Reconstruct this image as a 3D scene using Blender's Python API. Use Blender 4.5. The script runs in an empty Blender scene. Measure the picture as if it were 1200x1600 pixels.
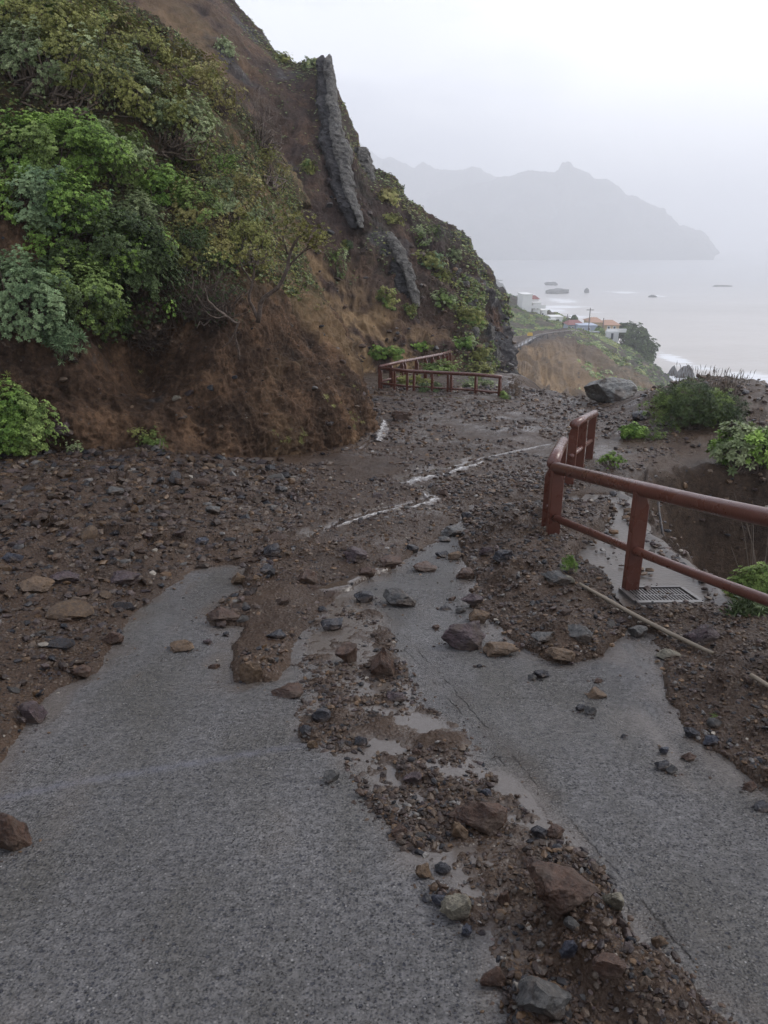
import bpy, math, random
import numpy as np
from mathutils import Vector
from mathutils.bvhtree import BVHTree

random.seed(7)
rng = np.random.default_rng(7)
sc = bpy.context.scene
COL = sc.collection
R = math.radians

# ------------------------------------------------------------------ camera
EYE = np.array([0.0, 0.0, 1.6])
PITCH = 20.0
FPX = 1155.6
cd = bpy.data.cameras.new("camera")
cam = bpy.data.objects.new("camera", cd)
COL.objects.link(cam)
cam.location = EYE
cam.rotation_euler = (R(90 - PITCH), 0, 0)
cd.sensor_fit = 'VERTICAL'
cd.sensor_height = 36.0
cd.lens = 26.0
cd.clip_start = 0.05
cd.clip_end = 40000
sc.camera = cam

# ------------------------------------------------------------------ light
SUN_EL, SUN_AZ = 42.0, 70.0          # bright side of the overcast: over the sea, to the right
w = bpy.data.worlds.new("World")
sc.world = w
w.use_nodes = True
nt = w.node_tree
nt.nodes.clear()
def wn(t, **k):
    n = nt.nodes.new(t)
    for a, b in k.items(): setattr(n, a, b)
    return n
sky = wn('ShaderNodeTexSky', sky_type='NISHITA', sun_disc=False)
sky.sun_elevation = R(SUN_EL); sky.sun_rotation = R(SUN_AZ)
sky.air_density = 1.0; sky.dust_density = 3.0
bg1 = wn('ShaderNodeBackground'); bg1.inputs[1].default_value = 0.10
nt.links.new(sky.outputs[0], bg1.inputs[0])
tc = wn('ShaderNodeTexCoord')
mp = wn('ShaderNodeMapping'); mp.inputs['Scale'].default_value = (1.0, 1.0, 3.2)
nt.links.new(tc.outputs['Generated'], mp.inputs[0])
nz = wn('ShaderNodeTexNoise'); nz.inputs['Scale'].default_value = 2.3
nz.inputs['Detail'].default_value = 6; nz.inputs['Roughness'].default_value = 0.5
nt.links.new(mp.outputs[0], nz.inputs['Vector'])
cr = wn('ShaderNodeValToRGB')
cr.color_ramp.elements[0].position = 0.40; cr.color_ramp.elements[0].color = (0.40, 0.44, 0.55, 1)
cr.color_ramp.elements[1].position = 0.60; cr.color_ramp.elements[1].color = (1.00, 1.015, 1.06, 1)
nt.links.new(nz.outputs['Fac'], cr.inputs[0])
# the cloud is thinner and brighter low over the sea on the right
dot = wn('ShaderNodeVectorMath', operation='DOT_PRODUCT')
bd = Vector((math.sin(R(36)), math.cos(R(36)), math.tan(R(5)))).normalized()
dot.inputs[1].default_value = bd
nrm = wn('ShaderNodeVectorMath', operation='NORMALIZE')
nt.links.new(tc.outputs['Generated'], nrm.inputs[0])
nt.links.new(nrm.outputs[0], dot.inputs[0])
mr = wn('ShaderNodeMapRange'); mr.interpolation_type = 'SMOOTHSTEP'
mr.inputs['From Min'].default_value = 0.80; mr.inputs['From Max'].default_value = 1.0
mr.inputs['To Min'].default_value = 0.0; mr.inputs['To Max'].default_value = 0.75
nt.links.new(dot.outputs['Value'], mr.inputs['Value'])
mx = wn('ShaderNodeMix', data_type='RGBA')
mx.inputs['B'].default_value = (1.70, 1.70, 1.70, 1)
sz_ = wn('ShaderNodeSeparateXYZ'); nt.links.new(nrm.outputs[0], sz_.inputs[0])
mr2 = wn('ShaderNodeMapRange'); mr2.interpolation_type = 'SMOOTHSTEP'
mr2.inputs['From Min'].default_value = .14; mr2.inputs['From Max'].default_value = .42; mr2.inputs['To Min'].default_value = 0; mr2.inputs['To Max'].default_value = 1
nt.links.new(sz_.outputs[2], mr2.inputs['Value'])
mx2 = wn('ShaderNodeMix', data_type='RGBA', blend_type='MULTIPLY'); mx2.inputs['B'].default_value = (.78, .82, .90, 1)
nt.links.new(mr2.outputs[0], mx2.inputs['Factor']); nt.links.new(cr.outputs[0], mx2.inputs['A'])
nt.links.new(mr.outputs[0], mx.inputs['Factor']); nt.links.new(mx2.outputs['Result'], mx.inputs['A'])
bg2 = wn('ShaderNodeBackground'); bg2.inputs[1].default_value = 1.05
nt.links.new(mx.outputs['Result'], bg2.inputs[0])
ms = wn('ShaderNodeMixShader'); ms.inputs[0].default_value = 0.93
nt.links.new(bg1.outputs[0], ms.inputs[1]); nt.links.new(bg2.outputs[0], ms.inputs[2])
wo = wn('ShaderNodeOutputWorld'); nt.links.new(ms.outputs[0], wo.inputs[0])

sd = bpy.data.lights.new("sun", 'SUN'); sd.energy = 1.5; sd.angle = R(16); sd.color = (1.0, 0.96, 0.90)
so = bpy.data.objects.new("sun", sd); COL.objects.link(so)
sdir = Vector((math.sin(R(SUN_AZ)) * math.cos(R(SUN_EL)), math.cos(R(SUN_AZ)) * math.cos(R(SUN_EL)), math.sin(R(SUN_EL))))
so.rotation_euler = sdir.to_track_quat('Z', 'Y').to_euler()
sc.view_settings.view_transform = 'Standard'
sc.view_settings.look = 'None'
sc.view_settings.exposure = 0.42
sc.view_settings.gamma = 1.0
sc.cycles.volume_bounces = 5
sc.cycles.max_bounces = 8
sc.cycles.diffuse_bounces = 3

# ------------------------------------------------------------------ numeric helpers
def ray(px, py):
    px = np.asarray(px, float); py = np.asarray(py, float)
    a = (px - 600) / FPX; b = (800 - py) / FPX
    c, s = math.cos(R(PITCH)), math.sin(R(PITCH))
    return np.stack([a, c + b * s, -s + b * c], -1)
def P(px, py, d):
    r = ray(px, py)
    return EYE + r * (np.asarray(d, float) / r[..., 1])[..., None]

def _h(ix, iy, iz, seed):
    n = (ix * 374761393 + iy * 668265263 + iz * 2147483647 + seed * 1274126177) & 0xffffffff
    n = ((n ^ (n >> 13)) * 1274126177) & 0xffffffff
    n = n ^ (n >> 16)
    return (n & 0xffff) / 32767.5 - 1.0
def vnoise(p, seed=0):
    p = np.asarray(p, float)
    i = np.floor(p).astype(np.int64); f = p - i
    f = f * f * f * (f * (f * 6 - 15) + 10)
    x, y, z = i[..., 0], i[..., 1], i[..., 2]
    u, v, ww = f[..., 0], f[..., 1], f[..., 2]
    def L(a, b, t): return a + (b - a) * t
    return L(L(L(_h(x, y, z, seed), _h(x+1, y, z, seed), u), L(_h(x, y+1, z, seed), _h(x+1, y+1, z, seed), u), v),
             L(L(_h(x, y, z+1, seed), _h(x+1, y, z+1, seed), u), L(_h(x, y+1, z+1, seed), _h(x+1, y+1, z+1, seed), u), v), ww)
ROT = np.array([[0.36, 0.48, -0.8], [-0.8, 0.6, 0.0], [0.48, 0.64, 0.6]])
def fbm(p, octv=4, seed=0, gain=0.5, ridged=False):
    p = np.asarray(p, float); a = 1.0; s = 0; t = 0
    for k in range(octv):
        n = vnoise(p, seed + k)
        if ridged: n = 1 - 2 * np.abs(n)
        s = s + a * n; t += a; a *= gain
        p = (p @ ROT.T) * 2.03 + 7.1
    return s / t
def sstep(a, b, x):
    t = np.clip((x - a) / (b - a), 0, 1); return t * t * (3 - 2 * t)
def sdf(poly, x, y):
    """signed distance to a polygon, positive inside"""
    poly = np.asarray(poly, float); n = len(poly)
    d = np.full(x.shape, 1e9); ins = np.zeros(x.shape, bool)
    for i in range(n):
        ax, ay = poly[i]; bx, by = poly[(i + 1) % n]
        ex, ey = bx - ax, by - ay
        wx, wy = x - ax, y - ay
        t = np.clip((wx * ex + wy * ey) / (ex * ex + ey * ey + 1e-12), 0, 1)
        d = np.minimum(d, (wx - ex * t) ** 2 + (wy - ey * t) ** 2)
        c = ((ay <= y) & (by > y)) | ((by <= y) & (ay > y))
        with np.errstate(divide='ignore', invalid='ignore'):
            xi = ax + (y - ay) / (by - ay + 1e-15) * ex
        ins ^= c & (x < xi)
    return np.where(ins, 1, -1) * np.sqrt(d)
def ldist(line, x, y):
    line = np.asarray(line, float); d = np.full(x.shape, 1e9)
    for i in range(len(line) - 1):
        ax, ay = line[i]; bx, by = line[i + 1]
        ex, ey = bx - ax, by - ay
        wx, wy = x - ax, y - ay
        t = np.clip((wx * ex + wy * ey) / (ex * ex + ey * ey + 1e-12), 0, 1)
        d = np.minimum(d, (wx - ex * t) ** 2 + (wy - ey * t) ** 2)
    return np.sqrt(d)

# ------------------------------------------------------------------ object helpers
def mesh_obj(name, V, F, mat=None, parent=None, smooth=False, attrs=None):
    V = np.asarray(V, np.float32).reshape(-1, 3)
    me = bpy.data.meshes.new(name)
    if isinstance(F, np.ndarray):
        k = F.shape[1]
        me.vertices.add(len(V)); me.vertices.foreach_set('co', V.ravel())
        me.loops.add(F.size); me.loops.foreach_set('vertex_index', F.astype(np.int32).ravel())
        me.polygons.add(len(F))
        me.polygons.foreach_set('loop_start', np.arange(0, F.size, k, dtype=np.int32))
        me.polygons.foreach_set('loop_total', np.full(len(F), k, dtype=np.int32))
        me.update(calc_edges=True)
    else:
        me.from_pydata([tuple(v) for v in V.tolist()], [], F); me.update()
    me.polygons.foreach_set('use_smooth', np.full(len(me.polygons), bool(smooth)))
    if attrs:
        for n, arr in attrs.items():
            at = me.color_attributes.new(n, 'FLOAT_COLOR', 'POINT')
            arr = np.asarray(arr, np.float32)
            if arr.shape[1] == 3: arr = np.concatenate([arr, np.ones((len(arr), 1), np.float32)], 1)
            at.data.foreach_set('color', arr.ravel())
    if mat: me.materials.append(mat)
    o = bpy.data.objects.new(name, me); COL.objects.link(o)
    if parent: o.parent = parent
    return o
def tag(o, label=None, cat=None, group=None, kind=None):
    if label: o['label'] = label
    if cat: o['category'] = cat
    if group: o['group'] = group
    if kind: o['kind'] = kind
    return o
def thing(name, label, cat, loc=(0, 0, 0), rz=0, group=None):
    o = bpy.data.objects.new(name, None); COL.objects.link(o)
    o.empty_display_size = 0.2
    o.location = [float(v) for v in loc]; o.rotation_euler = (0, 0, rz)
    return tag(o, label, cat, group)
class MB:
    def __init__(s): s.V = []; s.F = []
    def box(s, c, size, rz=0, rx=0, ry=0):
        n = len(s.V); c = Vector(c)
        from mathutils import Euler
        m = Euler((rx, ry, rz)).to_matrix()
        for x in (-.5, .5):
            for y in (-.5, .5):
                for z in (-.5, .5):
                    s.V.append(tuple(c + m @ Vector((x * size[0], y * size[1], z * size[2]))))
        for f in ((0, 1, 3, 2), (4, 6, 7, 5), (0, 4, 5, 1), (2, 3, 7, 6), (0, 2, 6, 4), (1, 5, 7, 3)):
            s.F.append([n + i for i in f])
        return s
    def hull(s, pts, faces):
        n = len(s.V); s.V += [tuple(p) for p in pts]; s.F += [[n + i for i in f] for f in faces]; return s
    def prism(s, prof, ax0, origin, u, v, wv, depth):
        """profile (list of 2D) in plane u,v at origin, extruded along wv by depth"""
        n = len(s.V); k = len(prof); o = Vector(origin); u = Vector(u); v = Vector(v); wv = Vector(wv)
        for t in (0, depth):
            for a, b in prof: s.V.append(tuple(o + u * a + v * b + wv * t))
        s.F.append([n + i for i in range(k)][::-1]); s.F.append([n + k + i for i in range(k)])
        for i in range(k):
            j = (i + 1) % k; s.F.append([n + i, n + j, n + k + j, n + k + i])
        return s
    def tube(s, pts, rad, seg=12, cap=True):
        pts = [Vector(p) for p in pts]; m = len(pts)
        if not hasattr(rad, '__len__'): rad = [rad] * m
        n0 = len(s.V); up = Vector((0, 0, 1)); prev = None
        for i, p in enumerate(pts):
            t = (pts[min(i + 1, m - 1)] - pts[max(i - 1, 0)]).normalized()
            if prev is None:
                a = t.cross(up)
                if a.length < 1e-3: a = t.cross(Vector((1, 0, 0)))
            else:
                a = prev - t * prev.dot(t)
            a.normalize(); prev = a; b = t.cross(a)
            for k in range(seg):
                an = 2 * math.pi * k / seg
                s.V.append(tuple(p + (a * math.cos(an) + b * math.sin(an)) * rad[i]))
        for i in range(m - 1):
            for k in range(seg):
                k2 = (k + 1) % seg; q = n0 + i * seg
                s.F.append([q + k, q + k2, q + seg + k2, q + seg + k])
        if cap:
            s.F.append([n0 + k for k in range(seg)][::-1]); s.F.append([n0 + (m - 1) * seg + k for k in range(seg)])
        return s
    def build(s, name, mat, parent=None, smooth=False, bevel=0):
        o = mesh_obj(name, np.array(s.V), s.F, mat, parent, smooth)
        if bevel:
            b = o.modifiers.new('bevel', 'BEVEL'); b.width = bevel; b.segments = 2; b.limit_method = 'ANGLE'
        return o
def grid_faces(nr, nc):
    i = np.arange(nr - 1)[:, None] * nc + np.arange(nc - 1)[None]
    i = i.ravel()
    return np.stack([i, i + 1, i + nc + 1, i + nc], 1)

# ------------------------------------------------------------------ materials
def new_mat(name):
    m = bpy.data.materials.new(name); m.use_nodes = True
    return m, m.node_tree, m.node_tree.nodes['Principled BSDF']
class NT:
    def __init__(s, tree): s.t = tree
    def n(s, t, **k):
        nd = s.t.nodes.new(t)
        for a, b in k.items(): setattr(nd, a, b)
        return nd
    def l(s, a, b): s.t.links.new(a, b)
    def noise(s, scale, detail=5, rough=.55, vec=None, stretch=None):
        nd = s.n('ShaderNodeTexNoise'); nd.inputs['Scale'].default_value = scale
        nd.inputs['Detail'].default_value = detail; nd.inputs['Roughness'].default_value = rough
        s.l(s.co(stretch) if vec is None else vec, nd.inputs['Vector']); return nd.outputs['Fac']
    def vor(s, scale, feature='F1', out='Distance', stretch=None):
        nd = s.n('ShaderNodeTexVoronoi', feature=feature); nd.inputs['Scale'].default_value = scale
        s.l(s.co(stretch), nd.inputs['Vector']); return nd.outputs[out]
    def co(s, stretch=None):
        if not hasattr(s, '_c'):
            s._c = s.n('ShaderNodeTexCoord').outputs['Object']
        if stretch is None: return s._c
        m = s.n('ShaderNodeMapping'); m.inputs['Scale'].default_value = stretch; s.l(s._c, m.inputs[0]); return m.outputs[0]
    def ramp(s, fac, stops):
        nd = s.n('ShaderNodeValToRGB'); e = nd.color_ramp.elements
        while len(e) < len(stops): e.new(0.5)
        for x, (p, c) in zip(e, stops):
            x.position = p; x.color = (c, c, c, 1) if not hasattr(c, '__len__') else (*c, 1)
        s.l(fac, nd.inputs[0]); return nd.outputs[0]
    def mix(s, f, a, b, mode='MIX'):
        nd = s.n('ShaderNodeMix', data_type='RGBA', blend_type=mode)
        for v, i in ((f, 'Factor'), (a, 'A'), (b, 'B')):
            if hasattr(v, 'is_linked') or isinstance(v, bpy.types.NodeSocket): s.l(v, nd.inputs[i])
            elif hasattr(v, '__len__'): nd.inputs[i].default_value = (*v, 1)
            else: nd.inputs[i].default_value = v
        return nd.outputs['Result']
    def math(s, op, a, b=0.0, c=None, clamp=False):
        nd = s.n('ShaderNodeMath', operation=op, use_clamp=clamp)
        for i, v in enumerate((a, b) if c is None else (a, b, c)):
            if isinstance(v, bpy.types.NodeSocket): s.l(v, nd.inputs[i])
            else: nd.inputs[i].default_value = v
        return nd.outputs[0]
    def bump(s, h, dist, strength=1.0, prev=None):
        nd = s.n('ShaderNodeBump'); nd.inputs['Distance'].default_value = dist
        if isinstance(strength, bpy.types.NodeSocket): s.l(strength, nd.inputs['Strength'])
        else: nd.inputs['Strength'].default_value = strength
        s.l(h, nd.inputs['Height'])
        if prev is not None: s.l(prev, nd.inputs['Normal'])
        return nd.outputs[0]
    def attr(s, name, out='Color'):
        nd = s.n('ShaderNodeAttribute'); nd.attribute_name = name; return nd.outputs[out]
    def sep(s, c):
        nd = s.n('ShaderNodeSeparateColor'); s.l(c, nd.inputs[0]); return nd.outputs
def simple_mat(name, color, rough=.6, spec=.5, var=.25, vscale=4, bump=0.0, bscale=30, metal=0, coat=0):
    m, t, b = new_mat(name); N = NT(t)
    f = N.noise(vscale, 6)
    c = N.mix(f, [v * (1 - var) for v in color], [min(1, v * (1 + var)) for v in color])
    N.l(c, b.inputs['Base Color']); b.inputs['Roughness'].default_value = rough
    b.inputs['Specular IOR Level'].default_value = spec; b.inputs['Metallic'].default_value = metal
    b.inputs['Coat Weight'].default_value = coat
    if bump: N.l(N.bump(N.noise(bscale, 6), bump), b.inputs['Normal'])
    return m

def line_mask(N, p, q, width, wob, nscale):
    """mark along the straight line p-q on the ground, with a wandering edge"""
    dx, dy = q[0] - p[0], q[1] - p[1]; L = math.hypot(dx, dy); nx, ny = -dy / L, dx / L
    sp = N.n('ShaderNodeSeparateXYZ'); N.l(N.co(), sp.inputs[0])
    d = N.math('ADD', N.math('MULTIPLY', sp.outputs[0], nx), N.math('MULTIPLY', sp.outputs[1], ny))
    d = N.math('SUBTRACT', d, p[0] * nx + p[1] * ny)
    d = N.math('ADD', d, N.math('MULTIPLY', N.math('SUBTRACT', N.noise(nscale, 5, .6), .5), wob))
    d = N.math('ABSOLUTE', d)
    return N.ramp(d, [(0, 1), (width, 0)])
def mat_concrete():
    m, t, b = new_mat('wet_exposed_aggregate_concrete'); N = NT(t)
    big = N.noise(0.9, 5)
    base = N.mix(N.ramp(big, [(.3, 0), (.7, 1)]), (0.118, 0.111, 0.107), (0.178, 0.169, 0.166))
    st = N.ramp(N.noise(1.6, 6, .6, stretch=(1.5, .5, 1)), [(.42, 0), (.66, 1)])
    base = N.mix(N.math('MULTIPLY', st, .55), base, (0.080, 0.070, 0.050))
    base = N.mix(1.0, base, N.ramp(N.noise(38, 5, .7), [(.34, .5), (.62, 1.3)]), 'MULTIPLY')
    pit = N.ramp(N.noise(105, 3, .6), [(.36, .22), (.46, 1)])
    base = N.mix(1.0, base, pit, 'MULTIPLY')
    v1c = N.vor(95, out='Color'); v1 = N.vor(95)
    peb = N.ramp(N.sep(v1c)[0], [(0.0, (.022, .024, .036)), (.30, (.04, .042, .052)), (.42, (.10, .095, .09)), (.85, (.17, .16, .15)), (1.0, (.34, .32, .30))])
    pm = N.ramp(v1, [(.28, 1), (.46, 0)])
    sparse = N.ramp(N.noise(2.2, 3), [(.35, .5), (.65, .85)])
    base = N.mix(N.math('MULTIPLY', pm, sparse), base, peb)
    v2c = N.vor(44, out='Color'); v2 = N.vor(44)
    dk = N.math('MULTIPLY', N.ramp(v2, [(.20, 1), (.30, 0)]), N.ramp(N.sep(v2c)[1], [(.70, 0), (.74, 1)]))
    base = N.mix(N.math('MULTIPLY', dk, .7), base, (.028, .030, .044))
    wh = N.math('MULTIPLY', N.ramp(v2, [(.10, 1), (.2, 0)]), N.ramp(N.sep(v2c)[2], [(.97, 0), (.98, 1)]))
    base = N.mix(N.math('MULTIPLY', wh, .7), base, (.42, .40, .38))
    msk = N.sep(N.attr('mask'))
    c0, c1 = CREV
    crk = N.math('MULTIPLY', line_mask(N, c0, c1, .006, .07, 9), N.ramp(N.noise(4.5, 3), [(.47, 0), (.55, 1)]))
    crk2 = N.math('MULTIPLY', line_mask(N, (c0[0] - .07, c0[1]), (c1[0] - .07, c1[1]), .007, .07, 11), N.ramp(N.noise(6.5, 3), [(.46, 0), (.54, 1)]))
    crk = N.math('MAXIMUM', crk, crk2)
    soft = N.math('MULTIPLY', line_mask(N, c0, c1, .10, .12, 5), N.ramp(N.noise(3.2, 4), [(.42, 0), (.62, .6)]))
    base = N.mix(soft, base, (.06, .045, .034))
    base = N.mix(N.math('MULTIPLY', crk, .8), base, (.032, .027, .023))
    base = N.mix(N.math('MULTIPLY', msk[0], N.ramp(N.noise(9, 3), [(.42, 0), (.55, .6)])), base, (.03, .025, .022))
    base = N.mix(N.math('MULTIPLY', msk[1], .45), base, (.20, .20, .24))
    base = N.mix(N.math('MULTIPLY', msk[2], .80), base, N.mix(N.noise(8, 5), (.085, .066, .052), (.125, .10, .082)))
    N.l(base, b.inputs['Base Color'])
    wet = N.ramp(N.noise(1.3, 5), [(.38, .40), (.62, .20)])
    film = N.math('MULTIPLY', msk[2], .9)
    N.l(N.mix(film, wet, (.10, .10, .10)), b.inputs['Roughness'])
    b.inputs['Specular IOR Level'].default_value = .5
    h = N.math('ADD', N.math('MULTIPLY', N.ramp(v1, [(0, 1), (.6, 0)]), .6), N.math('MULTIPLY', N.noise(60, 6, .7), 1.3))
    h = N.math('SUBTRACT', h, N.math('MULTIPLY', dk, .6))
    h = N.math('SUBTRACT', h, N.math('MULTIPLY', crk, .9))
    # broomed ridges across the left slab
    rdg = N.math('MULTIPLY', N.noise(16, 4, .6, stretch=(.35, 1.6, 1)), N.math('MULTIPLY', N.sep(N.attr('mask2'))[0], 1.6))
    h = N.math('ADD', h, rdg)
    N.l(N.bump(h, .0095, N.math('SUBTRACT', 1.0, film)), b.inputs['Normal'])
    return m

def mat_ground():
    m, t, b = new_mat('wet_mud_and_grit'); N = NT(t)
    msk = N.sep(N.attr('mask'))
    a = N.mix(N.ramp(N.noise(1.1, 6), [(.3, 0), (.7, 1)]), (.034, .019, .011), (.080, .048, .029))
    vc = N.vor(42, out='Color'); vd = N.vor(42)
    g = N.ramp(N.sep(vc)[0], [(0, (.03, .026, .024)), (.5, (.085, .06, .045)), (.8, (.15, .115, .09)), (1, (.28, .23, .18))])
    gm = N.math('MULTIPLY', N.ramp(vd, [(.25, 1), (.42, 0)]), N.ramp(N.noise(3.0, 4), [(.40, .15), (.62, .9)]))
    gm = N.math('MULTIPLY', gm, N.math('SUBTRACT', 1.0, msk[0]))
    c = N.mix(gm, a, g)
    vc2 = N.vor(120, out='Color')
    c = N.mix(N.math('MULTIPLY', N.ramp(N.noise(5, 3), [(.4, .1), (.7, .6)]), 0.6), c,
              N.ramp(N.sep(vc2)[1], [(0, (.03, .02, .016)), (.6, (.08, .055, .04)), (1, (.16, .12, .09))]))
    c = N.mix(N.math('MULTIPLY', msk[0], .7), c, (.082, .062, .048))
    earth = N.mix(N.ramp(N.noise(1.5, 8, .65, stretch=(1, 1, .5)), [(.3, 0), (.7, 1)]), (.034, .022, .015), (.105, .068, .044))
    earth = N.mix(1.0, earth, N.ramp(N.noise(16, 6, .7), [(.3, .5), (.7, 1.4)]), 'MULTIPLY')
    c = N.mix(msk[1], c, earth)
    N.l(c, b.inputs['Base Color'])
    rr = N.ramp(N.noise(2.4, 5), [(.35, .24), (.65, .52)])
    N.l(N.mix(msk[0], (.22, .22, .22), (.6, .6, .6)), b.inputs['Specular IOR Level'])
    rr = N.mix(msk[0], rr, (.07, .07, .07)); rr = N.mix(msk[1], rr, (.75, .75, .75))
    N.l(rr, b.inputs['Roughness'])
    h = N.math('ADD', N.math('MULTIPLY', N.ramp(vd, [(0, 1), (.55, 0)]), .7), N.noise(60, 5))
    h = N.math('ADD', h, N.math('MULTIPLY', N.noise(14, 6, .7), N.math('ADD', 1.0, N.math('MULTIPLY', msk[1], 3.0))))
    N.l(N.bump(h, .014, N.math('SUBTRACT', 1.0, N.math('MULTIPLY', msk[0], .93))), b.inputs['Normal'])
    return m

def mat_earth(name, c1, c2, c3, scale=1.0, zs=.35, bump=.05, rough=.72):
    """slope material: tint attribute carries R ochre soil, G moss, B dark rock"""
    m, t, b = new_mat(name); N = NT(t)
    tn = N.sep(N.attr('mask'))
    a = N.ramp(N.noise(.8 * scale, 7, .62, stretch=(1, 1, zs)), [(.3, c1), (.52, c2), (.72, c3)])
    fine = N.ramp(N.noise(9 * scale, 8, .72), [(.32, .35), (.66, 1.5)])
    a = N.mix(1.0, a, fine, 'MULTIPLY')
    a = N.mix(N.math('MULTIPLY', tn[0], N.ramp(N.noise(2.5 * scale, 5, .6, stretch=(1, 1, zs)), [(.25, .75), (.6, 1)])), a,
              N.mix(N.noise(3 * scale, 5), (.24, .15, .075), (.44, .30, .165)))
    a = N.mix(N.math('MULTIPLY', tn[1], N.ramp(N.noise(5 * scale, 6, .7), [(.42, 0), (.58, 1)])), a,
              N.mix(N.noise(14 * scale, 3), (.022, .028, .012), (.075, .09, .035)))
    a = N.mix(tn[2], a, N.ramp(N.noise(4 * scale, 7, .7), [(.35, (.035, .032, .034)), (.55, (.09, .085, .085)), (.7, (.24, .235, .225))]))
    st = N.math('MULTIPLY', N.ramp(N.vor(7 * scale), [(.13, 1), (.2, 0)]), N.ramp(N.sep(N.vor(7 * scale, out='Color'))[0], [(.7, 0), (.8, .8)]))
    a = N.mix(st, a, (.13, .105, .09))
    N.l(a, b.inputs['Base Color']); b.inputs['Roughness'].default_value = rough
    b.inputs['Specular IOR Level'].default_value = .15
    h = N.math('ADD', N.noise(3.5 * scale, 9, .7, stretch=(1, 1, .6)), N.math('MULTIPLY', N.noise(22 * scale, 6, .7), .35))
    N.l(N.bump(h, bump * 2.2), b.inputs['Normal'])
    return m

def mat_rock(name, c1, c2, rough=.45, streak=(1, 1, 1), scale=10, bump=.012):
    m, t, b = new_mat(name); N = NT(t)
    a = N.ramp(N.noise(scale, 9, .72, stretch=streak), [(.34, c1), (.62, c2)])
    a = N.mix(1.0, a, N.ramp(N.noise(scale * 5, 6, .7), [(.32, .5), (.68, 1.5)]), 'MULTIPLY')
    mud = N.ramp(N.noise(scale * .6, 6, .65), [(.47, 0), (.58, .8)])
    if bump < .05: a = N.mix(mud, a, N.mix(N.noise(scale * 3, 4), (.04, .025, .017), (.10, .068, .045)))
    N.l(a, b.inputs['Base Color'])
    N.l(N.ramp(N.noise(scale * .9, 5), [(.35, rough * .6), (.65, min(1, rough * 1.6))]), b.inputs['Roughness'])
    h = N.math('ADD', N.noise(scale * 1.5, 9, .72, stretch=streak), N.math('MULTIPLY', N.noise(scale * 7, 5, .7), .3))
    N.l(N.bump(h, bump * 1.6), b.inputs['Normal'])
    return m
def mat_attr(name, rough=.5, spec=.5, bump=.004, bscale=60, trans=False, var=.3):
    m, t, b = new_mat(name); N = NT(t)
    c = N.mix(1.0, N.attr('tone'), N.ramp(N.noise(bscale * .6, 5), [(.3, 1 - var), (.7, 1 + var)]), 'MULTIPLY')
    N.l(c, b.inputs['Base Color']); b.inputs['Roughness'].default_value = rough
    b.inputs['Specular IOR Level'].default_value = spec
    if bump: N.l(N.bump(N.noise(bscale, 6), bump), b.inputs['Normal'])
    if trans:
        b.inputs['Subsurface Weight'].default_value = 0.0
        b.inputs['Sheen Weight'].default_value = 0.05
    return m
M = {}
M['ground'] = mat_ground()
M['slope'] = mat_earth('damp_brown_earth', (.024, .015, .010), (.088, .052, .032), (.235, .138, .078), 1.6, .28, .05)
M['hill'] = mat_earth('reddish_hillside_earth', (.028, .019, .017), (.066, .042, .034), (.135, .080, .052), .9, .45, .09)
M['head'] = mat_earth('headland_earth', (.06, .048, .04), (.11, .08, .06), (.19, .13, .08), .12, .4, .5)
M['rock_brown'] = mat_rock('wet_brown_rock', (.035, .017, .011), (.115, .060, .036), .38)
M['rock_dark'] = mat_rock('wet_dark_basalt', (.012, .012, .016), (.05, .048, .055), .3)
M['rock_grey'] = mat_rock('wet_grey_rock', (.035, .034, .032), (.14, .132, .122), .42)
M['rock_purple'] = mat_rock('wet_purplish_rock', (.035, .022, .024), (.095, .062, .064), .32, (1, 1, 4))
M['rock_ochre'] = mat_rock('ochre_rock', (.065, .037, .019), (.19, .12, .065), .5)
M['rock_lite'] = mat_rock('light_grey_layered_rock', (.10, .10, .092), (.22, .215, .20), .5, (1, 1, 4), 5)
M['rock_pale'] = mat_rock('pale_rock', (.11, .095, .065), (.30, .27, .20), .5)
M['rock_blue'] = mat_rock('wet_blue_slate', (.022, .024, .033), (.065, .07, .095), .28)
M['spire'] = mat_rock('weathered_grey_dyke_rock', (.022, .018, .016), (.27, .25, .22), .8, (1, 1, 1), 4.5, .22)
M['gravel'] = mat_attr('wet_gravel', .40, .30, .006, 45, var=.5)
M['leaf'] = mat_attr('leaf', .5, .18, 0, 20, var=.15)
M['bark'] = mat_rock('grey_brown_bark', (.06, .042, .032), (.17, .125, .095), .7, (1, 1, 1), 14, .01)
M['rust'] = None
def mat_rail():
    m, t, b = new_mat('red_brown_painted_rail'); N = NT(t)
    c = N.mix(N.noise(5, 7, .65), (.085, .031, .021), (.155, .055, .036))
    sc_ = N.ramp(N.noise(38, 5, .7), [(.60, 0), (.72, .6)])
    c = N.mix(sc_, c, (.07, .024, .017))
    N.l(c, b.inputs['Base Color'])
    N.l(N.ramp(N.noise(7, 5), [(.35, .22), (.7, .42)]), b.inputs['Roughness'])
    N.l(N.bump(N.noise(90, 5, stretch=(1, 1, .3)), .0022), b.inputs['Normal'])
    b.inputs['Coat Weight'].default_value = .25; b.inputs['Coat Roughness'].default_value = .2
    return m
M['rail'] = mat_rail()
M['grate'] = simple_mat('galvanised_grate', (.19, .175, .165), .38, metal=.6, bump=.002)
M['channel'] = simple_mat('wet_channel_concrete', (.088, .070, .057), .38, var=.65, vscale=4.5, bump=.006, bscale=25)
M['drygrass'] = simple_mat('dry_grass', (.13, .10, .075), .8, vscale=9)
M['cane'] = simple_mat('dry_cane', (.24, .195, .14), .6, vscale=12)
M['white'] = simple_mat('white_render', (.78, .77, .74), .8, var=.05, vscale=.6)
M['cream'] = simple_mat('ochre_render', (.55, .42, .24), .8, var=.08, vscale=.6)
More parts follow.
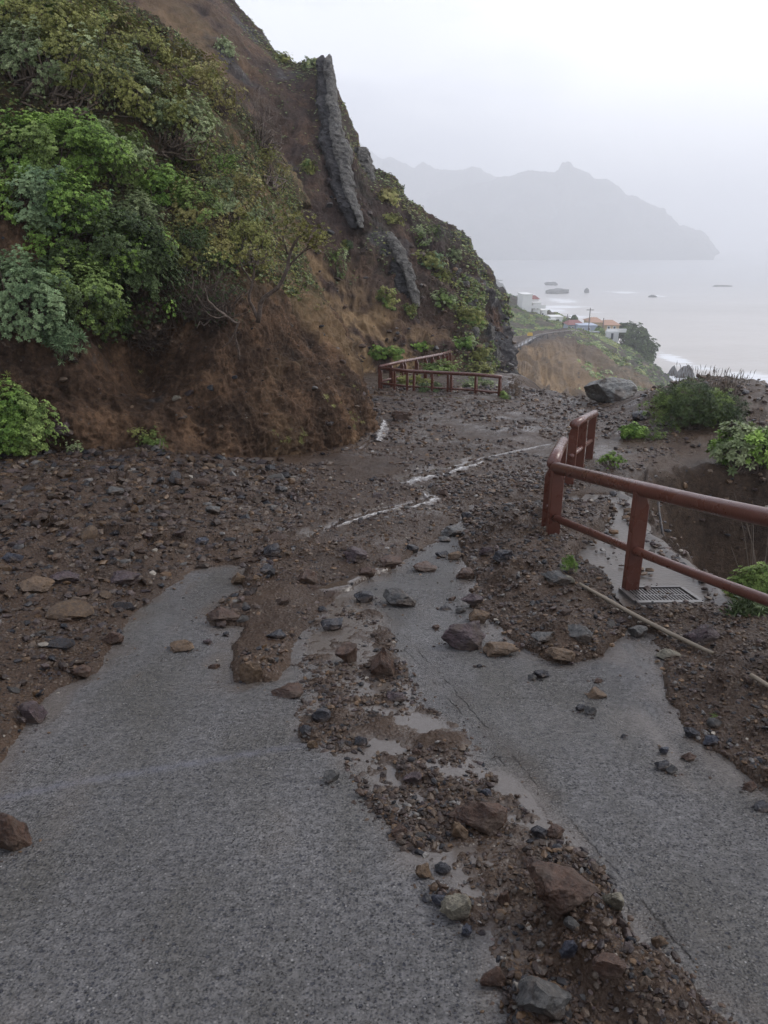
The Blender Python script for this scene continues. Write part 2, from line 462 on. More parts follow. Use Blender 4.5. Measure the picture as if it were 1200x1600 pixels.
M['tile'] = simple_mat('terracotta_tiles', (.42, .25, .17), .8, var=.2, vscale=1)
M['redtile'] = simple_mat('red_roof', (.26, .11, .10), .8, var=.2, vscale=1)
M['greywall'] = simple_mat('grey_render', (.30, .31, .33), .8, var=.15, vscale=.6)
M['bluewall'] = simple_mat('pale_blue_render', (.42, .47, .55), .8, var=.1, vscale=.6)
M['glass'] = simple_mat('dark_window_glass', (.06, .07, .08), .15, var=.1)
M['pole'] = simple_mat('weathered_pole', (.16, .14, .13), .7, var=.2)
M['yellow'] = simple_mat('yellow_plastic', (.65, .42, .06), .5, var=.1)
M['asphalt'] = simple_mat('wet_asphalt', (.10, .10, .105), .18, var=.3, vscale=.15)

# ------------------------------------------------------------------ ground heights
_yy = np.linspace(-20, 60, 1601)
_kz = [(-20, 2.6), (-10, 1.35), (-3, .46), (0, 0), (2, -.34), (4.6, -.78), (6.4, -1.08), (9.5, -1.5), (11.4, -1.72), (14, -1.9), (19, -2.12), (24, -2.55), (27, -2.95), (34, -4.2), (60, -9)]
_zz = np.interp(_yy, [k[0] for k in _kz], [k[1] for k in _kz])
_kr = np.exp(-np.linspace(-2.2, 2.2, 41) ** 2); _kr /= _kr.sum()
_zz = np.convolve(np.pad(_zz, 20, mode='edge'), _kr, 'valid')
_zz -= np.interp(0, _yy, _zz)
def prof(y): return np.interp(y, _yy, _zz)
_dd = np.linspace(.4, 45, 6000); _rr = (prof(_dd) - EYE[2]) / _dd
_rr = np.maximum.accumulate(_rr)
def G(px, py):
    """where the sight line through a photo pixel meets the road surface"""
    r = ray(px, py); s = r[..., 2] / r[..., 1]
    d = np.interp(s, _rr, _dd)
    return np.stack([r[..., 0] / r[..., 1] * d, d, prof(d)], -1)
def GL(lst): return [tuple(G(a, b)[:2]) for a, b in lst]

upper_px = [(-900, 1500), (-250, 1420), (-60, 1290), (4, 1190), (40, 1120), (66, 1088), (120, 1068), (152, 1050), (176, 1008), (200, 965), (245, 930), (300, 893), (352, 882),
            (395, 885), (380, 925), (350, 938), (322, 962), (330, 978), (378, 980), (366, 1010), (376, 1048), (372, 1066), (430, 1062), (450, 1020), (476, 985), (500, 955),
            (545, 925), (600, 892), (650, 862), (690, 838), (722, 806), (742, 790)]
far_w = [(3.0, 9.0), (5, 12), (9, 14), (14, 18), (14, 70), (-45, 70), (-45, 8)]
UP = GL(upper_px) + far_w
right_px = [(742, 790), (722, 822), (726, 870), (742, 905), (738, 948), (790, 985), (812, 1012), (850, 1030), (885, 1038), (930, 1026), (962, 1000), (985, 985),
            (1012, 992), (1032, 1018), (1040, 1060), (1036, 1090), (1058, 1130), (1075, 1160), (1120, 1185), (1165, 1215), (1240, 1262), (1350, 1300)]
RB = GL(right_px) + [(2.6, 1.6), (3.0, 4), (3.3, 8.5)]
strip_px = [(560, 900), (492, 945), (470, 1000), (478, 1050), (462, 1100), (470, 1150), (540, 1180), (560, 1235), (592, 1275), (640, 1340), (655, 1385), (690, 1420), (728, 1470), (765, 1530), (790, 1600), (800, 1720),
            (1240, 1720), (1150, 1600), (1085, 1545), (1030, 1490), (975, 1420), (940, 1350), (880, 1290), (840, 1255), (770, 1190), (720, 1130), (660, 1100), (640, 1060), (615, 1010), (590, 950)]
ST = GL(strip_px)
CREV0 = GL([(585, 940), (1230, 1660)])           # joint between the two slabs
# mounds of debris (photo pixel, radius m, height m)
heaps = [((400, 905), .28, .05), ((395, 1050), .16, .04), ((600, 1045), .16, .035), ((500, 1140), .14, .03), ((700, 1160), .14, .02), ((770, 1280), .15, .03),
         ((880, 1380), .2, .05), ((900, 1450), .16, .05), ((960, 1530), .2, .045), ((1020, 1560), .16, .045), ((720, 1420), .09, .025), ((850, 1560), .10, .03),
         ((890, 1000), .33, .05), ((770, 850), .4, .10), ((840, 830), .5, .12), ((820, 920), .45, .08), ((1010, 960), .3, .05), ((1130, 1080), .3, .06),
         ((1140, 1215), .12, .03), ((1185, 1235), .12, .03), ((460, 860), .5, .04), ((620, 935), .12, .02), ((760, 1010), .12, .012)]
heapw = [(G(*p)[:2], r, h) for p, r, h in heaps]
GUL = [(2.65, -6), (2.60, 3.2), (2.58, 4.6), (2.80, 7.0), (3.25, 9.2), (3.9, 10.6), (4.8, 11.3), (6.3, 11.0), (8.0, 9.8), (10.5, 8.2), (16, 6), (16, -6)]
PLAT = [(-60, -20), (9, -20), (10.5, 5), (10.2, 12), (9.4, 16.5), (7.6, 18.9), (5.8, 18.5), (4.5, 19.1), (3.5, 20.2), (3.7, 23), (4.2, 27), (6, 40), (-60, 70)]
streams = [([(748, 724), (700, 738), (655, 746), (622, 756), (660, 768), (676, 780), (640, 792), (585, 803), (525, 824), (480, 850)], .07),
           ([(860, 700), (800, 712), (748, 724)], .05), ([(592, 655), (596, 672), (586, 690), (560, 705), (520, 715)], .06),
           ([(590, 621), (640, 626), (700, 624), (720, 628)], .22), ([(980, 642), (1020, 640)], .25), ([(510, 925), (560, 905), (600, 890)], .10)]
streamw = [(GL(a), b) for a, b in streams]

LEDGE1 = GL([(-60, 880), (60, 868), (150, 862), (250, 866), (350, 850), (420, 838)])
LEDGE2 = GL([(-80, 815), (150, 803), (300, 797), (420, 800), (480, 812)])
LEDGE3 = GL([(-80, 768), (150, 757), (300, 752), (380, 750)])
CHN = GL([(975, 765), (958, 795), (948, 832), (912, 862), (893, 884), (925, 903), (958, 918), (972, 958), (1105, 958), (1160, 975), (1215, 960), (1175, 915), (1100, 860), (1045, 815), (1010, 775)])
def ground_h(x, y, fine=True):
    """ground height and masks (wet, bare earth) over the whole near terrain"""
    p3 = np.stack([x, y, np.zeros_like(x)], -1)
    base = prof(y)
    n1 = fbm(p3 * 1.7, 4, 11); n2 = fbm(p3 * 7.0, 4, 23); n3 = fbm(p3 * 28.0, 3, 31)
    jit = n1 * .10 + n2 * .05 + n3 * .012
    du = sdf(UP, x, y) + jit * np.clip(y / 7, .4, 1.4)
    dr = sdf(RB, x, y) + jit * .6
    ds = sdf(ST, x, y) + jit * .5
    # left bank: stepped terraces rising to the cliff
    left = sstep(-.8, -3.2, x + .12 * (y - 6)) * sstep(14.5, 8.5, y)
    ramp_ = np.clip(du / 2.4, 0, 1)
    hb = left * .30 * ramp_ ** .8
    q = hb * 11 + n1 * 1.2
    stair = (np.floor(q) + sstep(.55, 1.0, q - np.floor(q))) / 11
    hb = np.where(left > .02, .2 * hb + .8 * np.maximum(0, stair - n1 * 1.2 / 11), hb)
    tu = np.where(du > 0, .03 * sstep(0, .05, du) + .055 * sstep(0, .5, du) + hb * sstep(0, .25, du), -.03)
    tu = tu + np.where(du > 0, (n1 * .035 + n2 * .014) * sstep(0, .4, du), 0)
    tr = np.where(dr > 0, .02 * sstep(0, .04, dr) + .12 * sstep(0, .7, dr) + n1 * .03 * sstep(0, .3, dr) + n2 * .012 * sstep(0, .1, dr), -.03)
    ts = np.where(ds > 0, -.006 + .007 * n1 + .009 * n2, -.03)
    T = np.maximum(np.maximum(tu, tr), ts)
    clp = fbm(p3 * 9, 4, 47)
    T = np.where((ds > 0) & (du < 0) & (dr < 0), T + np.maximum(0, clp + .0) * .045 * sstep(0, .05, ds), T)
    for k_, (lp, hh_) in enumerate(((LEDGE1, .085), (LEDGE2, .07), (LEDGE3, .04))):
        lx = [q[0] for q in lp]; ly = [q[1] for q in lp]
        yl = np.interp(x, lx, ly) + n1 * .22 + n2 * .06
        T = T + hh_ * sstep(-.02, .05, y - yl) * sstep(lx[0] - .5, lx[0], x) * sstep(lx[-1] + .3, lx[-1] - .8, x) * (du > .1) * np.exp(-np.maximum(0, y - yl) / 2.5)
    gate = sstep(-.05, .02, np.maximum(np.maximum(du, dr), ds))
    for (hx, hy), r, h in heapw:
        rr = ((x - hx) ** 2 + (y - hy) ** 2) / (r * r)
        T = T + h * np.exp(-rr * 1.4) * gate * (1 + n2 * 1.1)
    inside = np.maximum(np.maximum(du, dr), ds)
    T = T + np.where(inside > 0, n3 * .007 * sstep(0, .03, inside), 0)
    pebb = vnoise(p3 * 34, 77); T = T + np.where(inside > .02, np.maximum(0, pebb - .25) * .012, 0)
    z = base + T
    dch = sdf(CHN, x, y) + n2 * .05
    z = z - sstep(-.10, .02, dch) * np.maximum(0, T + .07)
    wet = np.zeros_like(x)
    for ln, wd in streamw:
        d = ldist(ln, x, y) + n2 * wd * .7 + n1 * wd * .4
        k = sstep(wd, wd * .45, d)
        z = np.where(k > 0, z * (1 - k) + (base + .055 + .045 * sstep(8, 11, y) + n1 * .004) * k, z)
        z = z - .02 * sstep(wd * 1.8, wd, d)
        wet = np.maximum(wet, k)
    # thin wet slurry in the middle strip and between the lumps of the mud flat
    wet = np.maximum(wet, .75 * sstep(.0, .05, ds) * (dr < 0) * (du < 0) * sstep(.02, -.004, T) )
    wet = np.maximum(wet, .55 * sstep(.05, .5, du) * sstep(.10, .45, n1) * (left < .3))
    # natural ground beyond the road: gully on the right, mound, sea slope
    earth = np.zeros_like(x)
    dg = sdf(GUL, x, y) + n1 * .12 * sstep(8, 10, y) + .03 * n2
    far_ = sstep(9, 11.5, y)
    depth = 2.7 * sstep(0, 1.0 + .7 * far_, dg) + .5 * sstep(1, 4, dg)
    nat = fbm(p3 * .6, 4, 51) * .10 * sstep(3.2, 6, x) + fbm(p3 * 3.5, 4, 52) * .05 * sstep(3.2, 5, x)
    z = z - depth + np.where(x > 3, nat, 0) + np.where(dg > .05, fbm(p3 * 2.5, 5, 53, ridged=True) * .12, 0)
    earth = np.maximum(earth, sstep(.0, .25, dg))
    md = np.exp(-(((x - 7.1) / np.where(x < 7.1, 1.65, 2.5)) ** 2 + ((y - 15.6) / 2.3) ** 2) ** 1.15)
    z = z + md * (.80 + .08 * fbm(p3 * 1.1, 3, 55))
    md2 = np.exp(-(((x - 5.1) / 1.3) ** 2 + ((y - 17.6) / 1.9) ** 2))
    z = z - md2 * .26
    lip = np.exp(-((dg + .35) / .3) ** 2) * sstep(9.5, 11, y)
    z = z + lip * .12
    earth = np.maximum(earth, .55 * sstep(.2, .6, md))
    # inner side of the corner behind the far fence
    dp = -sdf(PLAT, x, y) + fbm(p3 * .25, 3, 57) * 1.0
    z = z - np.where(dp > 0, .95 * dp * sstep(0, 3.0, dp), 0)
    earth = np.maximum(earth, sstep(0, 1.5, dp))
    z = np.maximum(z, -50 + p3[..., 0] * 0)
    earth = np.where(dch > -.02, np.maximum(earth, .21), earth)
    return z, wet, earth, T, (du, dr, ds)

CREV = CREV0
M['concrete'] = mat_concrete()
NRW, NCL = 900, 860
rr_ = np.geomspace(1.25, 110, NRW); tt_ = np.linspace(-1.15, 1.0, NCL)
yy_ = (rr_ - 1.0)[:, None] * np.ones(NCL)[None]
xx_ = rr_[:, None] * tt_[None]
gz, gwet, gearth, gT, gd = ground_h(xx_.ravel(), yy_.ravel())
GV = np.stack([xx_.ravel(), yy_.ravel(), gz], 1)
mask = np.stack([gwet, gearth, np.zeros_like(gwet), np.ones_like(gwet)], 1)
GF = grid_faces(NRW, NCL)
g = mesh_obj('ground', GV, GF, M['ground'], smooth=True, attrs={'mask': mask})
tag(g, kind='structure')
# road slab
xs = np.arange(-10, 2.45, .04); ys = np.arange(-14, 22, .04)
X, Y = np.meshgrid(xs, ys)
xr, yr = X.ravel(), Y.ravel()
cr_ = 0 * xr
dl = ldist(GL([(-60, 1262), (100, 1226), (400, 1176), (560, 1150)]), xr, yr); c2_ = np.exp(-(dl / .018) ** 2)
c2_ = c2_ * sstep(G(560, 1160)[0], G(400, 1176)[0], xr)
dl3 = ldist(GL([(700, 1108), (860, 1086), (1000, 1062)]), xr, yr); cr_ = np.maximum(cr_, .5 * np.exp(-(dl3 / .014) ** 2))
dst = sdf(ST, xr, yr) + fbm(np.stack([xr, yr, 0 * xr], -1) * 6, 4, 5) * .06
n6 = fbm(np.stack([xr, yr, 0 * xr], -1) * 5, 5, 6); n7 = fbm(np.stack([xr * 2.5, yr * .8, 0 * xr], -1) * 3, 5, 8)
film = sstep(-.06, .08, dst + n6 * .10)
dd2 = np.maximum(sdf(UP, xr, yr), sdf(RB, xr, yr)) + n6 * .12 + np.maximum(0, n7) * .30
film = np.maximum(film, .8 * sstep(-.16, .03, dd2))
film = np.maximum(film, .3 * sstep(.30, .55, n7))
lft = sstep(.1, -.4, xr - np.interp(yr, [0, 2, 5], [.5, .2, -.5]))
road = mesh_obj('road', np.stack([xr, yr, prof(yr)], 1), grid_faces(len(ys), len(xs)), M['concrete'], smooth=True,
                attrs={'mask': np.stack([cr_, c2_, film, 0 * film + 1], 1), 'mask2': np.stack([lft, lft, lft, lft], 1)})
tag(road, kind='structure')
# rough ground behind and beside the photographer
xs = np.arange(-30, 30, .5); ys = np.arange(-20, 1.2, .3)
X, Y = np.meshgrid(xs, ys); x0, y0 = X.ravel(), Y.ravel()
zb = prof(y0) - .04 - 3.2 * sstep(2.5, 3.6, x0) + sstep(-3.0, -5.5, x0) * (.3 + 1.3 * np.clip(-3.5 - x0, 0, 8)) - .5 * sstep(.6, 1.2, y0)
zb = zb + fbm(np.stack([x0, y0, 0 * x0], -1) * .5, 3, 3) * .3 * (np.abs(x0) > 3.6)
me_ = np.stack([0 * x0, (np.abs(x0) > 3.2) * 1.0, 0 * x0, 0 * x0 + 1], 1)
tag(mesh_obj('ground', np.stack([x0, y0, zb], 1), grid_faces(len(ys), len(xs)), M['ground'], smooth=True, attrs={'mask': me_}), kind='structure')

# ------------------------------------------------------------------ slopes as curved sheets
def crom(P4, t):
    p0, p1, p2, p3 = P4
    return .5 * ((2 * p1) + (-p0 + p2) * t + (2 * p0 - 5 * p1 + 4 * p2 - p3) * t * t + (-p0 + 3 * p1 - 3 * p2 + p3) * t ** 3)
def resample(A, n, axis, linear=False):
    A = np.moveaxis(A, axis, 0); k = A.shape[0]
    u = np.linspace(0, k - 1, n); i = np.clip(np.floor(u).astype(int), 0, k - 2); t = (u - i)
    t = t.reshape((-1,) + (1,) * (A.ndim - 1))
    if linear: o = A[i] * (1 - t) + A[i + 1] * t
    else:
        E = np.concatenate([2 * A[:1] - A[1:2], A, 2 * A[-1:] - A[-2:-1]], 0)
        o = crom((E[i], E[i + 1], E[i + 2], E[i + 3]), t)
    return np.moveaxis(o, 0, axis)
def normals(Gd):
    du = np.gradient(Gd, axis=1); dv = np.gradient(Gd, axis=0)
    n = np.cross(du, dv); return n / (np.linalg.norm(n, axis=-1, keepdims=True) + 1e-9)
def ctrl(cols):
    """columns of (px,py,d) or ('w',x,y,z)"""
    out = []
    for c in cols:
        out.append([np.array(p[1:], float) if p[0] == 'w' else P(*p) for p in c])
    return np.array(out).transpose(1, 0, 2)       # rows x cols x 3
def sheet_pts(cols, nr, nc, lin_c=False, lin_r=False):
    A = ctrl(cols)
    return resample(resample(A, nr, 0, lin_r), nc, 1, lin_c)

# near cliff
A_cols = []
lv = [0, .5, 1.3, 2.3, 3.9, 6.0]
def acol(base, pts, back=3.5):
    bx, by, bd = base
    c = [(bx, by + 60, bd - .15), (bx, by, bd)]
    for (x_, y_), l in zip(pts, lv[1:]): c.append((x_, y_, bd + l))
    q = P(pts[-1][0], pts[-1][1], bd + lv[5])
    c.append(('w', q[0] - .2, q[1] + back * .6, q[2] + .7)); c.append(('w', q[0] - .5, q[1] + back * 2.5, q[2] + .9))
    return c
A_cols.append(acol((-420, 740, 7.2), [(-430, 600), (-440, 400), (-450, 200), (-460, -20), (-470, -350)]))
A_cols.append(acol((-200, 730, 8.6), [(-200, 600), (-200, 440), (-200, 260), (-200, 40), (-200, -260)]))
A_cols.append(acol((0, 722, 9.6), [(0, 605), (0, 460), (0, 300), (0, 120), (0, -120)]))
A_cols.append(acol((150, 716, 10.1), [(150, 610), (145, 480), (135, 330), (128, 170), (125, 10)]))
A_cols.append(acol((300, 712, 10.6), [(295, 610), (280, 500), (265, 370), (248, 230), (230, 80)]))
A_cols.append(acol((400, 706, 11.1), [(390, 620), (372, 520), (352, 420), (330, 290), (310, 150)]))
A_cols.append(acol((490, 694, 11.9), [(475, 620), (455, 540), (432, 450), (410, 350), (392, 250)]))
A_cols.append(acol((550, 678, 12.9), [(535, 615), (512, 550), (492, 480), (470, 410), (452, 340)]))
A_cols.append(acol((585, 665, 14.2), [(572, 610), (547, 548), (514, 474), (486, 410), (466, 355)]))
def wcol(base, dx, dy):
    c = []
    for p in A_cols[8]:
        q = np.array(p[1:], float) if p[0] == 'w' else P(*p)
        c.append(('w', q[0] + dx, q[1] + dy, q[2]))
    return c
A_cols.append(wcol(None, -.5, 1.6)); A_cols.append(wcol(None, -2.0, 3.4)); A_cols.append(wcol(None, -4.5, 6.0))
NA, MA = 380, 760
AS = sheet_pts(A_cols, NA, MA)
nA = normals(AS); s_ = 1 if nA[NA // 3, MA // 3, 1] < 0 else -1; nA *= s_
uu, vv = np.meshgrid(np.linspace(0, 1, MA), np.linspace(0, 1, NA))
edge = sstep(.80, .70, uu) * .6 + .4
dA = fbm(AS * .7, 4, 61) * .30 * edge + fbm(AS * 2.6, 5, 62, .55) * .11 + fbm(AS * 9, 4, 64) * .035
rill = fbm(np.stack([uu * 95 + vv * 10 + fbm(AS * .9, 3, 65) * 1.5, vv * 3.0, uu * 0], -1), 4, 66, ridged=True)
dA += fbm(AS * 5, 5, 69, .6) * .07 + np.maximum(0, fbm(AS * 7, 3, 72, ridged=True) - .2) * .07 + rill * .075 * sstep(.35, .5, uu) * sstep(.6, .35, vv)
blk = fbm(AS * 1.7, 3, 68, ridged=True); dA += np.maximum(0, blk - .1) * .16 * sstep(.5, .35, uu)
hol = P(232, 520, 11.4); hd = np.linalg.norm((AS - hol) * [1.0, .5, .8], axis=-1); dA -= 1.2 * np.exp(-(hd / .75) ** 2)
hol = P(325, 660, 11.0); hd = np.linalg.norm((AS - hol) * [1.6, .5, .7], axis=-1); dA -= .3 * np.exp(-(hd / .4) ** 2)
AS = AS + nA * dA[..., None]
mo = np.zeros((NA, MA, 4)); mo[..., 3] = 1
mo[..., 1] = sstep(.42, .6, vv) * .8
mo[..., 0] = .55 * sstep(-.1, .4, fbm(AS * .8, 3, 70)) * sstep(.42, .6, uu)
mo[..., 2] = .6 * sstep(.25, .5, fbm(AS * 1.4, 4, 71)) * sstep(.55, .3, uu)
cl = mesh_obj('cliff', AS.reshape(-1, 3), grid_faces(NA, MA), M['slope'], smooth=True, attrs={'mask': mo.reshape(-1, 4)})
tag(cl, kind='structure')

# far hillside above the bend
B_cols = []
def bcol(base, mids, ridge, back=None):
    c = [(base[0], base[1] + 25, base[2] - 1.0), base] + mids + [ridge]
    q = P(*ridge)
    c.append(('w', q[0] + .3, q[1] + 3.0, q[2] - 1.2)); c.append(('w', q[0] + .8, q[1] + 12, q[2] - 14))
    return c
B_cols.append(bcol((-100, 600, 22), [(-110, 450, 25), (-120, 260, 29), (-120, 60, 34)], (-120, -260, 42)))
B_cols.append(bcol((150, 600, 23.5), [(150, 440, 26.5), (150, 260, 30.5), (150, 60, 36)], (150, -180, 43)))
B_cols.append(bcol((330, 598, 24.5), [(330, 440, 27.5), (330, 270, 31.5), (330, 110, 36.5)], (325, -25, 43)))
B_cols.append(bcol((430, 594, 25.5), [(430, 470, 28), (420, 330, 31.5), (410, 190, 36)], (398, 62, 41.5)))
B_cols.append(bcol((500, 590, 26.5), [(500, 490, 28.6), (490, 370, 31.5), (480, 240, 35)], (455, 108, 40.5)))
B_cols.append(bcol((560, 586, 27.5), [(550, 505, 29.2), (540, 410, 31.5), (525, 290, 34.5)], (500, 112, 39.8)))
B_cols.append(bcol((600, 583, 28), [(600, 515, 29.5), (590, 430, 31.5), (570, 330, 34)], (536, 185, 38.4)))
B_cols.append(bcol((640, 580, 28.6), [(640, 525, 29.8), (630, 455, 31.5), (610, 365, 33.8)], (572, 262, 37.2)))
B_cols.append(bcol((680, 580, 29.2), [(680, 535, 30.2), (675, 480, 31.6), (655, 405, 33.6)], (615, 285, 37)))
B_cols.append(bcol((715, 582, 29.8), [(715, 545, 30.6), (710, 500, 31.8), (695, 440, 33.4)], (655, 335, 36.4)))
B_cols.append(bcol((745, 588, 30.2), [(745, 555, 31), (742, 515, 32), (733, 470, 33.3)], (703, 375, 36)))
B_cols.append(bcol((768, 598, 30.6), [(768, 565, 31.4), (765, 530, 32.3), (757, 490, 33.4)], (742, 418, 35.6)))
B_cols.append(bcol((784, 612, 31.2), [(785, 575, 32), (783, 545, 32.8), (778, 515, 33.8)], (770, 465, 35.2)))
q_ = [np.array(p[1:], float) if p[0] == 'w' else P(*p) for p in B_cols[-1]]
B_cols.append([('w', q[0] + .35, q[1] + 2.6, q[2] - .7) for q in q_])
B_cols.append([('w', q[0] + .2, q[1] + 8, q[2] - 2.5) for q in q_])
B_cols.append([('w', q[0] - 1.0, q[1] + 20, q[2] - 6.0) for q in q_])
NB, MBc = 330, 640
BS = sheet_pts(B_cols, NB, MBc)
nB = normals(BS); nB *= (1 if nB[NB // 3, MBc // 3, 1] < 0 else -1)
uu, vv = np.meshgrid(np.linspace(0, 1, MBc), np.linspace(0, 1, NB))
vis = sstep(0.0, .12, vv)
nBs = 1
dB = fbm(BS * .22, 4, 81) * .55 + fbm(BS * .9, 5, 82, .55) * .30 + fbm(BS * 3.2, 4, 83) * .10
# erosion runnels pointing down the slope, hard ribs pointing out
rl = fbm(np.stack([uu * 34 - vv * 8 + fbm(BS * .30, 4, 84) * 2.6, vv * 4.5, 0 * uu], -1), 5, 85, ridged=True)
dB += rl * .17
dB += fbm(BS * 1.9, 5, 87, .6) * .16
ridge_ = np.exp(-((vv - .714) / .09) ** 2); dB = dB * (1 - (.8 - .6 * sstep(.48, .6, uu)) * ridge_) - .12 * ridge_
crag = fbm(BS * .6 + 30, 4, 86, ridged=True); right = sstep(.58, .74, uu)
dB += np.maximum(0, crag) * .55 * right
BS = BS + nB * (dB * vis)[..., None]
def near3(S, p, r): return np.exp(-(np.linalg.norm(S - p, axis=-1) / r) ** 2)
mo = np.zeros((NB, MBc, 4)); mo[..., 3] = 1
_bt = BVHTree.FromPolygons([tuple(v) for v in BS[::2, ::2].reshape(-1, 3).tolist()], grid_faces(*BS[::2, ::2].shape[:2]).tolist())
def onB(px, py):
    h = _bt.ray_cast(Vector(EYE), Vector(ray(px, py)).normalized()); return np.array(h[0]) if h[0] is not None else P(px, py, 29)
och = 1.3 * near3(BS, onB(500, 440), 1.0) + 1.6 * near3(BS, onB(530, 490), 1.1) + 1.6 * near3(BS, onB(560, 540), 1.2) + 1.3 * near3(BS, onB(575, 575), 1.2) + .7 * near3(BS, onB(610, 545), .9) + near3(BS, P(505, 480, 28.5), 1.9) + near3(BS, P(540, 540, 28.3), 1.5) + near3(BS, P(600, 540, 29), 1.2) * .8 + near3(BS, P(580, 510, 29), 1.0) * .7 + .5 * near3(BS, P(680, 550, 30), 1.2) + .45 * near3(BS, P(250, 60, 37), 4)
mo[..., 0] = np.clip(och * 1.2, 0, 1) * sstep(-.5, .2, fbm(BS * 1.3, 3, 88))
mo[..., 1] = np.clip(sstep(.0, .35, fbm(BS * .5, 4, 89)) * (.25 + .75 * sstep(.5, .66, uu)) + .5 * sstep(.75, .95, vv), 0, 1)
mo[..., 2] = np.clip(sstep(.05, .4, crag) * right * .9 + .8 * sstep(.3, .5, fbm(BS * .45, 4, 90)) * sstep(.25, .5, vv), 0, 1)
hl = mesh_obj('hillside', BS.reshape(-1, 3), grid_faces(NB, MBc), M['hill'], smooth=True, attrs={'mask': mo.reshape(-1, 4)})
tag(hl, kind='structure')

def bvh_of(pts, nr, nc):
    st = 2; pp = pts.reshape(nr, nc, 3)[::st, ::st]
    a, b = pp.shape[:2]
    return BVHTree.FromPolygons([tuple(v) for v in pp.reshape(-1, 3).tolist()], grid_faces(a, b).tolist())
bvA = bvh_of(AS, NA, MA); bvB = bvh_of(BS, NB, MBc); bvG = bvh_of(GV, NRW, NCL)
def hit(px, py, which='ABG'):
    r = Vector(ray(px, py)).normalized(); best = None
    for k, b in (('A', bvA), ('B', bvB), ('G', bvG)):
        if k in which:
            h = b.ray_cast(Vector(EYE), r)
            if h[0] is not None and (best is None or h[3] < best[3]): best = h
    return best
def gz_at(x, y):
    h = bvG.ray_cast(Vector((x, y, 6)), Vector((0, 0, -1)))
    return h[0].z if h[0] else float(prof(y))

# ------------------------------------------------------------------ dykes: walls of hard rock standing out of the hillside
def dyke_mesh(name, pts, seed, rows, mat, parent=None, dx=0.0, dy=0.0, kx=1.0):
    A = np.array([list(P(a, b, c)) + [hw, th] for a, b, c, hw, th in pts])
    A = resample(A, rows, 0); A[:, 0] += dx; A[:, 1] += dy; A[:, 3] *= kx
    k = 44; an = np.linspace(0, 2 * np.pi, k, endpoint=False)
    c, s = np.cos(an), np.sin(an); e = .45
    cx = np.sign(c) * np.abs(c) ** e; sy = np.sign(s) * np.abs(s) ** e
    # jointed blocks: every few rows the wall steps in or out
    rg_ = np.random.default_rng(seed); st = np.zeros((rows, 3)); i = 0
    while i < rows:
        j = i + rg_.integers(3, 14); st[i:j] = [rg_.uniform(-.05, .05), rg_.uniform(-.18, .35), rg_.uniform(-.18, .3)]; i = j
    V = np.zeros((rows, k, 3))
    V[..., 0] = A[:, None, 0] + st[:, None, 0] + cx * A[:, None, 3] * (1 + np.where(cx > 0, st[:, None, 1], st[:, None, 2]))
    V[..., 1] = A[:, None, 1] + sy * A[:, None, 4] * .5
    V[..., 2] = A[:, None, 2]
    d = V - A[:, None, :3]; L = np.linalg.norm(d, axis=-1, keepdims=True) + 1e-6
    n = fbm(V * 2.2, 4, seed, .6, True) * .28 + fbm(V * 6, 4, seed + 3, .6) * .18
    V = V + d / L * n[..., None] * np.minimum(1, A[:, None, 3:4] * 2.2)
    V = V.reshape(-1, 3)
    i = (np.arange(rows - 1)[:, None] * k + np.arange(k)[None]).ravel(); j = (np.arange(rows - 1)[:, None] * k + (np.arange(k)[None] + 1) % k).ravel()
    F = np.stack([i, j, j + k, i + k], 1).tolist(); F.append(list(range(k)))
    return mesh_obj(name, V, F, M[mat], parent, smooth=False)
def dyke(name, label, pts, seed, rows=110):
    t = bpy.data.objects.new(name, None); COL.objects.link(t); tag(t, label, 'rock wall')
    dyke_mesh('pale_face', pts, seed, rows, 'spire', t, kx=.44, dx=.16)
    dyke_mesh('shaded_flank', pts, seed + 50, rows, 'flank_shade', t, dx=-.16, dy=.2, kx=.66)
M['flank_shade'] = mat_rock('fractured_rock_painted_shade', (.010, .009, .010), (.055, .048, .048), .6, (1, 1, 1), 3.0, .15)  # dyke rock in a darker tone: shade of the left face put into the colour
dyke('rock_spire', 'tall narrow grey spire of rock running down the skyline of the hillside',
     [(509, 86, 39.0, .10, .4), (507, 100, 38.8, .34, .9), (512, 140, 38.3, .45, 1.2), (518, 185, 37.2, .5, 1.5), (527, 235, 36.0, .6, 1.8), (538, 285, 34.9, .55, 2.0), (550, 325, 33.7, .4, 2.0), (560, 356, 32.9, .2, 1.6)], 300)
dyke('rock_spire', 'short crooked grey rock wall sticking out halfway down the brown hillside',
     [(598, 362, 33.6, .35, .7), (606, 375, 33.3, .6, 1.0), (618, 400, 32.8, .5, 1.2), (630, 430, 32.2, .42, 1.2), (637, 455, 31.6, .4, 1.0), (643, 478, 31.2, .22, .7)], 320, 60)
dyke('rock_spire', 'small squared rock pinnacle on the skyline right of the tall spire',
     [(560, 231, 38.4, .35, .8), (561, 242, 38.2, .5, 1.0), (565, 262, 37.8, .6, 1.2), (570, 290, 37, .6, 1.2)], 340, 30)

